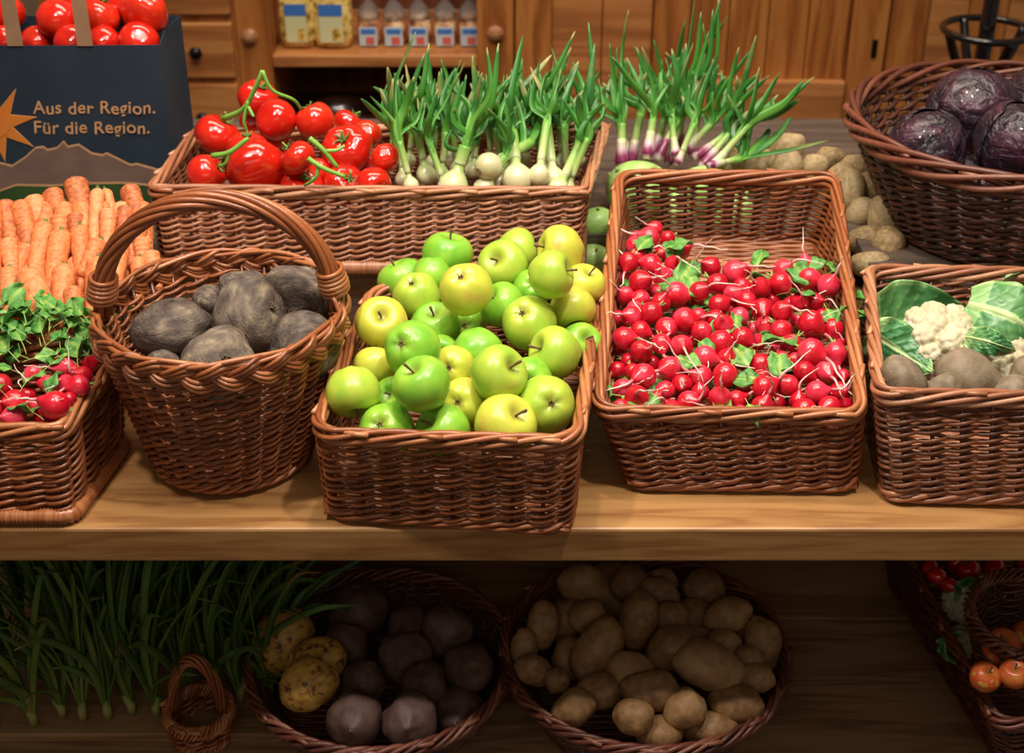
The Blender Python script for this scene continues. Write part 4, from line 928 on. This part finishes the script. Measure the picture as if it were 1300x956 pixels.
# ------------------------------------------------------------------ spring onions
M['oleaf'] = toned('onion_leaf', [(0, (.62, .66, .40)), (.12, (.38, .52, .16)), (.3, (.16, .40, .06)), (.55, (.06, .25, .03)), (.85, (.03, .16, .028)), (1, (.40, .34, .12))], .42, .1, .4, 25, .16, rnd=.0)
M['obulb'] = toned('onion_bulb', [(0, (.30, .20, .10)), (.1, (.50, .45, .24)), (.45, (.66, .65, .40)), (1, (.36, .52, .15))], .28, .3, .1, 8, .1)
M['pbulb'] = toned('red_onion_bulb', [(0, (.45, .36, .30)), (.15, (.66, .50, .55)), (.35, (.15, .012, .055)), (.6, (.26, .035, .12)), (.8, (.66, .50, .52)), (1, (.50, .60, .26))], .35, .2, .1, 40, .6, stretch=(1, 1, .15))
def onion(label, bulb, neck, tips, r, y0, purple=False, back=.05, grp=None, root_face=False, lw=1.0):
    """bulb/neck/tips are picture points, y0 the depth of the bulb"""
    b0 = at_y(*bulb, y0); n0 = at_y(*neck, y0+back*.5); rr_ = r*depth(b0)/F
    t = thing('red_spring_onion' if purple else 'spring_onion', label, 'onion', b0, grp)
    ax = n0-b0; Ln = np.linalg.norm(ax); axn = ax/Ln
    pr = [(.001, -rr_*1.02), (rr_*.3, -rr_*.98), (rr_*.75, -rr_*.7), (rr_, -rr_*.1), (rr_*.93, rr_*.4), (rr_*.62, rr_*.85), (rr_*.38, rr_*1.12), (rr_*.33, rr_*1.5), (rr_*.32, rr_*1.9)]
    if purple: pr = [(.001, -rr_*1.1), (rr_*.6, -rr_*1.0), (rr_*.95, -rr_*.3), (rr_, rr_*.3), (rr_*.85, rr_*1.4), (rr_*.72, rr_*2.6), (rr_*.66, rr_*3.4)]
    o = lathe('bulb', pr, M['pbulb' if purple else 'obulb'], t, 16, tone=lambda q, m_=R(.7, 1.5): min(1, q*m_)); o.rotation_mode = 'QUATERNION'; o.rotation_quaternion = qto(axn)
    a = Acc()
    for q in range(8): an = q*.8; a.tube([(rr_*.1*math.cos(an), rr_*.1*math.sin(an), -rr_*.95), (rr_*.25*math.cos(an), rr_*.25*math.sin(an), -rr_*1.12), (rr_*.35*math.cos(an+.6), rr_*.35*math.sin(an+.6), -rr_*1.22)], rr_*.035, 4)
    ro = a.out('roots', M['stem'], t); ro.rotation_mode = 'QUATERNION'; ro.rotation_quaternion = qto(axn)
    sr = rr_*(.40 if not purple else .62); sr = max(sr, .0052 if not purple else .0056)
    a = Acc(); n = 10; st_ = axn*rr_*(1.5 if not purple else 2.6)
    if Ln > np.linalg.norm(st_)*1.05: a.tube(spline([st_, (st_+ax)/2, ax*1.05], n), np.linspace(sr, sr*1.05, n), 8, tone=np.linspace(.02, .30, n)); a.out('stalk', M['oleaf'], t)
    for k, (u, v) in enumerate(tips):
        tp_ = at_y(u, v, y0+back+R(-.03, .06))-b0; st0 = ax*R(.55, .95); mid_ = (st0+tp_)/2+axn*np.linalg.norm(tp_-st0)*R(-.02, .16)+np.array([R(-.02, .02), R(-.02, .02), 0])
        q1 = st0+axn*np.linalg.norm(tp_-st0)*.22+(tp_-st0)*.06; P = spline([st0, q1, mid_, tp_], 18); wd_ = R(.0045, .0085)*lw
        T = np.gradient(P, axis=0); T /= np.linalg.norm(T, axis=1)[:, None]; an = R(-1.1, 1.1)
        side = np.cross(T, FW); side /= np.linalg.norm(side, axis=1)[:, None]; nrm = np.cross(T, side); A_ = side*math.cos(an)+nrm*math.sin(an); B_ = np.cross(T, A_)*.22
        w_ = wd_*np.interp(np.linspace(0, 1, 18), [0, .15, .6, .9, 1], [.7, 1.05, 1.0, .66, .14])
        V, Fq = tube_arrays(P, w_, 7, False, A_, B_); dry = R(.8, 1.02)
        tn = np.repeat(np.interp(np.linspace(0, 1, 18), [0, .12, .35, .8, 1], [.22, .34, .52+R(-.22, .25), R(.5, .95), dry]), 7)
        Fq = Fq.tolist()+[list(range(7))[::-1], [17*7+j for j in range(7)]]
        mk('leaf', V, Fq, M['oleaf'], t, tone=tn)
G1 = 'spring onions in the long basket'; G2 = 'red spring onions standing behind the kohlrabi'
W = [((512,228),(503,178),[(458,125),(482,112),(492,85)],9,.64),((541,222),(528,163),[(515,82),(545,55),(500,100)],11,.66),((522,236),(508,182),[(470,122),(528,40)],9,.60),
((566,238),(548,190),[(540,130),(560,120),(585,75),(520,160)],9,.61),((575,238),(590,188),[(568,108),(600,70),(612,92),(618,60)],17,.595),((582,226),(594,186),[(633,55),(622,100),(590,120)],8,.66),
((614,240),(640,200),[(648,110),(660,130)],12,.59),((620,211),(672,182),[(700,150),(688,165)],15,.60),((632,232),(655,178),[(650,88),(682,105),(640,95)],13,.63),
((657,228),(650,170),[(664,45),(672,100),(640,110)],17,.60),((684,223),(694,158),[(684,105),(702,100),(695,92),(712,88)],12,.60),((703,229),(694,160),[(715,110),(725,60),(690,130)],14,.63),
((708,242),(735,185),[(747,28),(755,55),(772,132)],13,.60),((720,240),(745,178),[(768,130),(760,100),(745,100)],9,.63),((600,216),(606,170),[(608,90),(630,120),(650,95)],9,.70),
((560,222),(566,170),[(552,100),(578,110)],9,.70),((640,222),(628,165),[(615,100),(598,105),(700,70),(665,85)],9,.72),((720,226),(716,160),[(735,80),(700,60),(745,110),(770,110)],9,.72),((480,226),(505,170),[(530,110),(512,95)],8,.70),
((690,215),(680,160),[(660,100),(720,95),(730,40)],8,.73),((580,215),(575,165),[(560,75),(592,95)],8,.74)]
for k, u_ in enumerate((495, 520, 548, 572, 598, 622, 645, 668, 692, 715, 738)):
    W.append(((u_+R(-4, 4), 204+R(-6, 6)), (u_+R(-9, 9), 160+R(-6, 6)), [(u_+R(-25, 25), 105+R(-20, 20)), (u_+R(-15, 20), 90+R(-25, 20)), (u_+R(-30, 30), 125+R(-12, 12))], 8, .76+R(-.02, .05)))
LW = rows([w_[0] for w_ in W], 5)
for k, (b_, n_, t_, r, y) in enumerate(W): onion(f"white spring onion, bulb {LW[k][1]} from left in {LW[k][0]} row from the long basket's front rim", b_, n_, t_+[(n_[0]+(n_[0]-b_[0])*.7+R(-22, 22), n_[1]-R(45, 85)), (n_[0]+R(-30, 30), n_[1]-R(35, 80)), (n_[0]+R(-35, 35), n_[1]-R(30, 70)), (n_[0]+R(-20, 20), n_[1]-R(50, 85))], r*1.18, y, grp=G1, back=.05 if r < 12 or k in (4, 6) else .16)
PW = [((784,205),(788,150),[(787,112),(774,55),(798,12),(752,100)],8,.86),((803,200),(806,150),[(800,90),(812,95),(762,110)],8,.88),((819,192),(824,152),[(818,100),(777,72),(808,60),(838,110)],8,.85),((840,196),(850,160),[(838,105),(846,95),(815,60),(830,50)],7,.86),
((855,196),(860,150),[(853,62),(862,70),(840,75),(871,55)],8,.84),((862,205),(872,165),[(910,70),(900,90),(880,55)],7,.83),((876,188),(898,150),[(955,62),(915,90),(932,110),(905,75)],7,.85),((890,198),(915,160),[(960,45),(938,60),(965,95)],7,.84),
((895,206),(932,165),[(1033,98),(988,120),(964,92)],8,.82),((905,208),(945,160),[(1018,105),(990,92),(980,125)],8,.80),((908,210),(935,190),[(1052,178),(1005,148),(978,162)],7,.80),((868,190),(872,140),[(870,25),(882,0),(905,12),(925,20),(890,15)],8,.90),((880,196),(885,140),[(912,0),(918,-15),(900,50),(892,30)],8,.91),((830,198),(835,150),[(805,58),(812,80),(772,95)],7,.90),((845,200),(868,150),[(880,90),(895,60),(900,40)],7,.89),((795,205),(790,160),[(745,120),(765,105),(783,60)],7,.91)]
LP = rows([w_[0] for w_ in PW], 3)
for k, (b_, n_, t_, r, y) in enumerate(PW):
  b_ = (b_[0]+R(-6, 6), b_[1]+R(-3, 6)); n_ = (n_[0]+R(-9, 9), n_[1]+R(-8, 12)); y += R(-.02, .02)
  onion(f"red spring onion with purple neck, base {LP[k][1]} from left in {LP[k][0]} row behind the kohlrabi", b_, n_, t_+[(n_[0]+(n_[0]-b_[0])*1.2+R(-25, 25), n_[1]-R(40, 80)), (n_[0]+(n_[0]-b_[0])*.9+R(-30, 30), n_[1]-R(35, 90)), (n_[0]+R(-20, 20), n_[1]-R(40, 90))], r*R(.75, 1.1), y-.03, purple=True, grp=G2, back=.06)

# ------------------------------------------------------------------ cauliflowers
M['curd'] = noisy('cauliflower_curd', [(.3, (.52, .45, .26)), (.55, (.66, .60, .42)), (.8, (.72, .68, .52))], 20, .6, 5, .4, sss=.1, bscale=220)
M['cleaf'] = toned('cauliflower_leaf', [(0, (.50, .66, .30)), (.25, (.25, .48, .17)), (.55, (.06, .24, .075)), (1, (.03, .13, .06))], .4, .15, .4, 12, .22, trans=.0)
def curd(parent, r, seed):
    bm = bmesh.new(); bmesh.ops.create_icosphere(bm, subdivisions=6, radius=1); V = np.array([v.co[:] for v in bm.verts]); Fc = [[v.index for v in f.verts] for f in bm.faces]; bm.free()
    rs = np.random.default_rng(seed)
    def fib(n): i = np.arange(n)+.5; ph = np.arccos(1-2*i/n); th = PI*(1+5**.5)*i; P = np.stack([np.cos(th)*np.sin(ph), np.sin(th)*np.sin(ph), np.cos(ph)], 1)+rs.normal(0, .25/math.sqrt(n), (n, 3)); return P/np.linalg.norm(P, axis=1)[:, None]
    d = np.zeros(len(V))
    for n, am in ((42, .22), (330, .075), (1500, .022)):
        C = fib(n); m_ = (V @ C.T).max(1); ang = np.arccos(np.clip(m_, -1, 1))*math.sqrt(n)/2.2; d += am*(np.sqrt(np.clip(1-ang**2, 0, 1))-.6)
    V = V*(1+d)[:, None]*r; V[:, 2] *= .8
    return mk('curd', V, Fc, M['curd'], parent)
def cleaf(parent, base, tip, side, w, cup, seed, thick=.0022, nu=60, nv=45, bend=.05):
    """broad ribbed leaf from base to tip; side = width direction, cup bends it round the head"""
    base = np.array(base, float); tip = np.array(tip, float); ax = tip-base; L = np.linalg.norm(ax); axn = ax/L; side = np.array(side, float); side -= axn*(side@axn); side /= np.linalg.norm(side); nr = np.cross(axn, side)
    V = []; T = []
    for i in range(nu):
        t = i/(nu-1); ww = w*(math.sin(PI*(.10+.86*t)**.8)**.75)
        for j in range(nv):
            s = -1+2*j/(nv-1); vein = abs(((t*7-abs(s)*2.2) % 1)-.5)*2
            rib = max(0, 1-abs(s)*9)*(1-.5*t)
            h = cup*w*(1-s*s)+bend*math.sin(PI*t)+.0016*min(1, vein*2)*(abs(s) > .1)+.0016*noise.noise(Vector((t*9+seed, s*7, 0)))+.0045*rib+.006*math.sin(7*t*PI+seed+s*3)*abs(s)**3
            V.append(base+axn*L*t*(1-.04*abs(s))+side*ww*s+nr*h); T.append(np.clip((0.0 if abs(s) < .09*(1.5-t) else (.24 if vein < .08*(1.2-abs(s)) else .60+.12*math.sin(t*5+seed)))+(-.30 if t < .15 or t > .9 else 0)-.25*(abs(s) > .9), 0, 1))
    n = len(V); V = V+[v-nr*thick for v in V]; Fc = []
    for i in range(nu-1):
        for j in range(nv-1):
            a = i*nv+j; Fc.append([a, a+nv, a+nv+1, a+1]); Fc.append([n+a, n+a+1, n+a+nv+1, n+a+nv])
    for i in range(nu-1):
        a = i*nv; Fc.append([a, n+a, n+a+nv, a+nv]); a += nv-1; Fc.append([a, a+nv, n+a+nv, n+a])
    for j in range(nv-1):
        Fc.append([j, j+1, n+j+1, n+j]); a = (nu-1)*nv+j; Fc.append([a, n+a, n+a+1, a+1])
    return mk('leaf', np.array(V), Fc, M['cleaf'], parent, tone=T+T)
def cauli(label, u, v, r, y, leaves, seed):
    p = at_y(u, v, y); R_ = r*depth(p)/F; t = thing('cauliflower', label, 'cauliflower', p, 'cauliflowers in the right basket'); o = curd(t, R_, seed); o.rotation_euler = (R(.2, .5), 0, R(0, 3))
    for k, (b_, e_, sd, w, cup, bend) in enumerate(leaves):
        P0 = at_y(b_[0], b_[1], y+b_[2])-p; P1 = at_y(e_[0], e_[1], y+e_[2])-p; cleaf(t, P0, P1, cdir(*sd), w*depth(p)/F, cup, seed+k, bend=bend)
    return p
cauli('cauliflower with large ribbed outer leaves, left one in the right basket', 1194, 436, 54, .30,
    [((1108,425,.05),(1236,402,.06),(0,1,-.15),62,.22,.02),((1100,440,.09),(1236,408,.11),(0,1,-.2),86,.2,.03),((1104,420,-.02),(1184,472,-.07),(.25,1,.1),34,-.25,.02),((1225,440,.03),(1215,400,.02),(1,.2,0),16,.2,.02),((1110,445,-.03),(1175,485,-.06),(.3,1,.0),14,.4,.01)], 3)
cauli('cauliflower half hidden by a veined leaf, right one in the right basket', 1282, 462, 56, .28,
    [((1222,388,.05),(1318,444,.02),(.35,-1,-.2),50,.3,.04),((1226,428,-.02),(1290,446,-.05),(.2,-1,0),18,.3,.03),((1270,365,.12),(1340,400,.1),(.2,1,-.2),30,.3,.03),((1270,500,-.03),(1310,490,-.05),(.2,1,0),16,.2,.01)], 9)
potatoes([(1146,484,29,130,.0),(1200,494,21,10,.0),(1232,482,36,150,.01),(1283,500,24,20,0),(1310,480,30,60,.01),(1175,500,18,0,-.02),(1262,505,18,0,-.02)], pg, (.165, .0), 'dusty potatoes in the right basket', '', 1, .85,
    ['oval grey potato in the left front corner of the cauliflower basket', 'small potato at the cauliflower basket rim, second from the left', 'biggest pitted grey potato before the cauliflowers', 'small flat potato at the rim near the right picture edge', 'brown potato cut by the right picture edge', 'potato tucked low between the two left potatoes', 'potato tucked low right of the biggest potato'], front(ca_s.rim, ca_o))

# ------------------------------------------------------------------ red cabbages
M['cabbage'] = None
m, nt, b, N, L = nodes('red_cabbage'); tc = N.new('ShaderNodeTexCoord'); oi = N.new('ShaderNodeObjectInfo')
n1 = N.new('ShaderNodeTexNoise'); n1.noise_dimensions = '4D'; n1.inputs['Scale'].default_value = 1.6; n1.inputs['Detail'].default_value = 6; n1.inputs['Distortion'].default_value = .6; L.new(tc.outputs['Object'], n1.inputs['Vector'])
mu = N.new('ShaderNodeMath'); mu.operation = 'MULTIPLY'; mu.inputs[1].default_value = 30; L.new(oi.outputs['Random'], mu.inputs[0]); L.new(mu.outputs[0], n1.inputs['W'])
r_ = ramp(N, [(.3, (.012, .010, .017)), (.5, (.026, .015, .026)), (.62, (.060, .016, .036)), (.8, (.11, .08, .10))]); L.new(n1.outputs[0], r_.inputs[0])
vo = N.new('ShaderNodeTexVoronoi'); vo.feature = 'DISTANCE_TO_EDGE'; vo.inputs['Scale'].default_value = 2.6; wv = N.new('ShaderNodeMixRGB'); wv.inputs[0].default_value = .25; L.new(tc.outputs['Object'], wv.inputs[1]); L.new(n1.outputs[1], wv.inputs[2]); L.new(wv.outputs[0], vo.inputs['Vector'])
vr = ramp(N, [(0, (1, 1, 1)), (.018, (0, 0, 0))]); L.new(vo.outputs[0], vr.inputs[0]); mf = N.new('ShaderNodeMath'); mf.operation = 'MULTIPLY'; mf.inputs[1].default_value = .3; L.new(vr.outputs[0], mf.inputs[0])
mx = N.new('ShaderNodeMixRGB'); mx.inputs[2].default_value = (.34, .25, .32, 1); L.new(mf.outputs[0], mx.inputs[0]); L.new(r_.outputs[0], mx.inputs[1]); L.new(mx.outputs[0], b.inputs['Base Color'])
b.inputs['Roughness'].default_value = .33; b.inputs['Coat Weight'].default_value = .25; bump(N, L, n1.outputs[0], b, .6, .05); M['cabbage'] = m
def cabbage(label, u, v, r, y, ax, seed):
    p = at_y(u, v, y); t = thing('red_cabbage', label, 'cabbage', p, 'red cabbages in the round basket', qto(cdir(*ax), seed), r*depth(p)/F)
    def f(a, ph):
        s, c_ = math.sin(ph), math.cos(ph); k = 1+.05*nv3(s*math.cos(a), s*math.sin(a), c_, 1.2, seed); return (s*math.cos(a)*k, s*math.sin(a)*k, c_*k*.92)
    V, Fc = uvs(32, 22, f); mk('head', V, Fc, M['cabbage'], t)
    rs = random.Random(seed)
    for k in range(4):
        a0 = k*2.4+seed; wdt = rs.uniform(1.1, 1.4); top_ = rs.uniform(.05, .45); nu, nv = 16, 16; V = []
        for i in range(nu):
            q = i/(nu-1)
            for j in range(nv):
                s = -1+2*j/(nv-1); ph = PI*.97-(PI*.97-top_-.25*s*s-.06*math.sin(5*s+k))*q; a = a0+wdt*s*math.sin(min(1, q*1.25+.1)*PI*.55)
                R1 = 1.015+.012*k+.035*max(0, abs(s)-.8)*5*.5+.03*q**6+.03*nv3(math.cos(a)*3, math.sin(a)*3, ph*2, 1.4, k+seed)+(.012*max(0, 1-abs(s)*8))
                V.append((R1*math.sin(ph)*math.cos(a), R1*math.sin(ph)*math.sin(a), R1*math.cos(ph)*.93))
        n = len(V); Fc = [[i*nv+j, i*nv+j+1, (i+1)*nv+j+1, (i+1)*nv+j] for i in range(nu-1) for j in range(nv-1)]
        o = mk('outer_leaf', V, Fc, M['cabbage'], t); md = o.modifiers.new('thickness', 'SOLIDIFY'); md.thickness = .015; md.offset = 1
    lathe('stump', [(.001, -1.05), (.2, -1.06), (.22, -1.0), (.2, -.85)], M['beet_end'], t, 16)
cabbage('dark red cabbage at the left front of the big round basket', 1176, 186, 47, .66, (-.2, -.7, .3), 1)
cabbage('largest purple cabbage, top of the pile in the round basket', 1233, 140, 54, .80, (.2, -.8, .2), 2)
cabbage('red cabbage with cut stump showing, at the right picture edge', 1293, 180, 52, .64, (.1, -.75, .4), 3)
cabbage('dark cabbage low in the middle of the round basket', 1235, 238, 40, .66, (.3, -.7, .5), 4)
cabbage('red cabbage at the back right of the round basket', 1325, 130, 50, .86, (0, -.9, 0), 5)

# ------------------------------------------------------------------ lower shelf
LPt = [(268,85,55,150,0),(375,80,48,160,.02),(320,55,40,0,-.02),(445,70,32,0,0),(545,88,48,20,.01),(165,175,42,80,0),(218,165,45,70,0),(275,155,45,10,.02),(390,165,52,75,.03),(440,100,40,150,.02),(465,160,45,0,.01),(515,150,40,0,0),(602,152,48,20,.01),(235,250,52,60,.01),(295,235,60,60,.02),(465,230,52,40,.03),(590,225,45,10,.01),(697,220,46,100,.01),(145,280,38,150,0),(370,285,55,170,.02),(560,270,62,160,.03),(668,298,36,0,.01),(200,305,30,0,0),(525,205,32,0,-.02),(650,190,35,80,-.01),(340,130,35,0,-.01),(420,330,50,0,.01),(300,330,45,0,0),(500,370,50,20,.01),(620,360,45,0,0),(240,370,45,30,0),(380,390,48,0,0),(560,420,45,0,0),(440,430,45,0,0),(650,260,40,0,0),(120,230,35,80,-.01)]
LPt = [(600+x/1.857, 700+y/1.857, r/1.857, an, lay) for x, y, r, an, lay in LPt]
potatoes(LPt, pdk, (-.385, .0), 'potatoes in the lower basket', 'brown potato, {} from left in {} row of the lower shelf basket', 6, .88, None, round_front(.215, .21, .215), (.215, .21, .222))
M['turnip'] = noisy('turnip_skin', [(.36, (.12, .04, .01)), (.5, (.50, .27, .05)), (.7, (.60, .36, .08))], 5, .5, 6, .3, rnd=.1)
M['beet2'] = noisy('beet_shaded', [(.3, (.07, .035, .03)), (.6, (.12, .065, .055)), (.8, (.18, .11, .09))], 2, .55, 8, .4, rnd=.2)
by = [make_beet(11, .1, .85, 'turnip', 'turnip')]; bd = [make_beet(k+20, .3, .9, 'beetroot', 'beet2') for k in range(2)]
by[0]['category'] = 'turnip'
its = []
for u, v, r, c_, d, lb in [(348,812,41,'y',(0,0,-1),'yellow spotted turnip, leftmost on the lower shelf'),(403,842,37,'y',(.2,0,-1),'yellow spotted turnip in the middle of three'),(392,868,36,'y',(0,.2,-1),'yellow spotted turnip nearest the front'),(454,775,38,'d',(0,-.9,.3),'upright beetroot with trimmed crown on the lower shelf'),(568,800,33,'d',(.1,-.8,.2),'tall beetroot at the right back of the lower basket'),(514,834,34,'d',(0,.2,-.9),'round beetroot in the middle of the lower basket'),(594,848,32,'d',(0,.2,-.9),'beetroot at the right rim of the lower basket'),(540,868,29,'d',(0,.4,-.9),'small beetroot near the front of the lower basket'),(520,795,28,'d',(0,0,-1),'beetroot low at the back of the lower basket'),(462,866,28,'d',(0,0,-1),'beetroot beside the yellow turnips'),(450,915,36,'d',(0,0,-1),'beetroot at the front left of the lower basket'),(520,915,36,'d',(0,0,-1),'beetroot at the front middle of the lower basket'),(580,905,34,'d',(0,0,-1),'beetroot at the front right of the lower basket'),(440,820,30,'d',(0,0,-1),'beetroot hidden low behind the turnips')]:
    p = at_z(u, v, -.40+(.03 if v < 790 else .01)); its.append(dict(u=u, v=v, p=p, rp=r, r=r*depth(p)/F, c=c_, d=d, lb=lb))
settle(its, 50, .88)
keep_round(its, -.215, .20, .205)
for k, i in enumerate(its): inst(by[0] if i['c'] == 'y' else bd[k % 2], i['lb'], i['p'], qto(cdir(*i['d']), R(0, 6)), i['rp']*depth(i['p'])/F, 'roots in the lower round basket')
# leek-like greens, lower left
M['gleaf'] = toned('dark_greens', [(0, (.34, .34, .12)), (.3, (.12, .20, .03)), (.7, (.045, .12, .025)), (1, (.26, .14, .025))], .5, 0, .3, 20, .4)
ct = box('wooden_crate', -.86, -.37, .12, .62, -.519, -.50, M['lower']); tag(ct, 'low dark wooden tray under the long greens on the lower shelf', 'tray')
for k in range(60):
    col_ = k % 12; row_ = k//12; x = -.87+.043*col_+R(-.012, .012); y = (.15 if col_ < 8 else .20)+.10*row_+R(-.02, .02)
    t = thing('leek', f"dark green leafy leek, {WORDS[col_+1]} from left in {WORDS[row_+1]} row of the lower shelf greens", 'leek', (x, y, -.499), 'bunched greens on the lower shelf')
    a = Acc(); a.tube([(0, 0, .001), (0, 0, .02), (R(-.01, .01), 0, .04)], [.007, .008, .006], 7, tone=[0, 0, .3]); a.out('stalk', M['gleaf'], t)
    for q in range(10):
        an = R(0, 2*PI); h = R(.10, .36); o_ = R(.03, .13); dx_ = -.02 if col_ < 6 else .03; P = spline([(0, 0, .02), (o_*.25*math.cos(an), o_*.25*math.sin(an), .02+h*.5), (o_*.8*math.cos(an)+dx_, o_*.8*math.sin(an), .02+h*.92), (o_*1.2*math.cos(an)+dx_*2, o_*1.2*math.sin(an), .02+h)], 12)
        T = np.gradient(P, axis=0); T /= np.linalg.norm(T, axis=1)[:, None]; ang = R(0, 3); A_ = np.cross(T, [math.cos(ang), math.sin(ang), 0.1]); A_ /= np.linalg.norm(A_, axis=1)[:, None]; B_ = np.cross(T, A_)*.2
        V, Fq = tube_arrays(P, R(.005, .009)*np.interp(np.linspace(0, 1, 12), [0, .3, .8, 1], [.7, 1, .6, .08]), 6, False, A_, B_)
        mk('leaf', V, Fq, M['gleaf'], t, tone=np.repeat(np.linspace(.25, .75, 12)+R(-.2, .25), 6))
# small handled basket in front of the greens
hp = at_z(247, 866, -.40)
sh_t, sh_s, sh_o = basket('handled_basket', 'small wicker basket with a low arched handle among the lower greens', sq(hp[0], hp[1], -.512, .042), sq(hp[0], hp[1], -.462, .050), 1, spacing=.03)
handle(sh_t, sh_o, hp[0], hp[1], -.462, .038, .108, .0075, n=30, rods=7, rr=.0032, wraps=False)
# right lower: tomatoes, cauliflower, apples
its = []
for k, (u, v, r) in enumerate([(1190, 733, 14), (1206, 745, 13), (1230, 725, 15), (1262, 722, 15), (1285, 735, 15), (1292, 757, 14), (1180, 722, 12), (1215, 715, 13), (1305, 715, 15), (1248, 740, 14)]):
    p = at_z(u, v, -.35); its.append(dict(u=u, v=v, p=p, rp=r, r=r*depth(p)/F))
settle(its, 30, .9); rw = rows([(i['u'], i['v']) for i in its], 2)
for k, i in enumerate(its): inst(tp[k % 3], f"small red tomato, {rw[k][1]} from left in {rw[k][0]} row of the lower right basket", i['p'], qto(cdir(R(-1, 1), R(-1, 1), .2), 1), i['rp']*depth(i['p'])/F, 'tomatoes in the lower right basket')
def cauli2(label, u, v, r, z, lv, seed):
    p = at_z(u, v, z); t = thing('cauliflower', label, 'cauliflower', p, 'cauliflowers in the lower right basket'); curd(t, r*depth(p)/F, seed)
    for k, (a_, b_, w_) in enumerate(lv): cleaf(t, at_z(*a_, z+.02)-p, at_z(*b_, z+.06)-p, cdir(.3, 1, 0), w_*depth(p)/F, .3, seed+k, bend=.03)
cauli2('cauliflower with a dark leaf in the lower right basket', 1228, 765, 30, -.37, [((1215, 770), (1265, 745), 22), ((1240, 790), (1275, 750), 18)], 5)
cauli2('pale cauliflower behind the small apple basket at lower right', 1222, 815, 22, -.40, [((1205, 840), (1220, 800), 12)], 7)
M['apple_r'] = apple_mat('apple_red', (.62, .20, .04), (.60, .08, .02), (.62, .45, .08), .5)
ar = make_apple('apple', 4, 'apple_r')
for (u, v, r, z, lb) in [(1272, 822, 24, -.29, 'red and yellow apple, upper one in the small lower right basket'), (1288, 856, 20, -.29, 'yellow red apple at the right picture edge of the lower shelf'), (1250, 860, 20, -.30, 'red apple at the left of the small lower right basket'), (1305, 810, 22, -.30, 'red apple behind, at the right of the small lower basket')]:
    p = at_z(u, v, z); inst(ar, lb, p, qto(cdir(R(-.5, .5), -.5, .5), 1), r*depth(p)/F, 'apples in the small lower basket')
for nm in list(bpy.data.materials): pass
print('tris approx', sum(len(o.data.polygons) for o in bpy.data.objects if o.type == 'MESH')*2, len(bpy.data.objects))
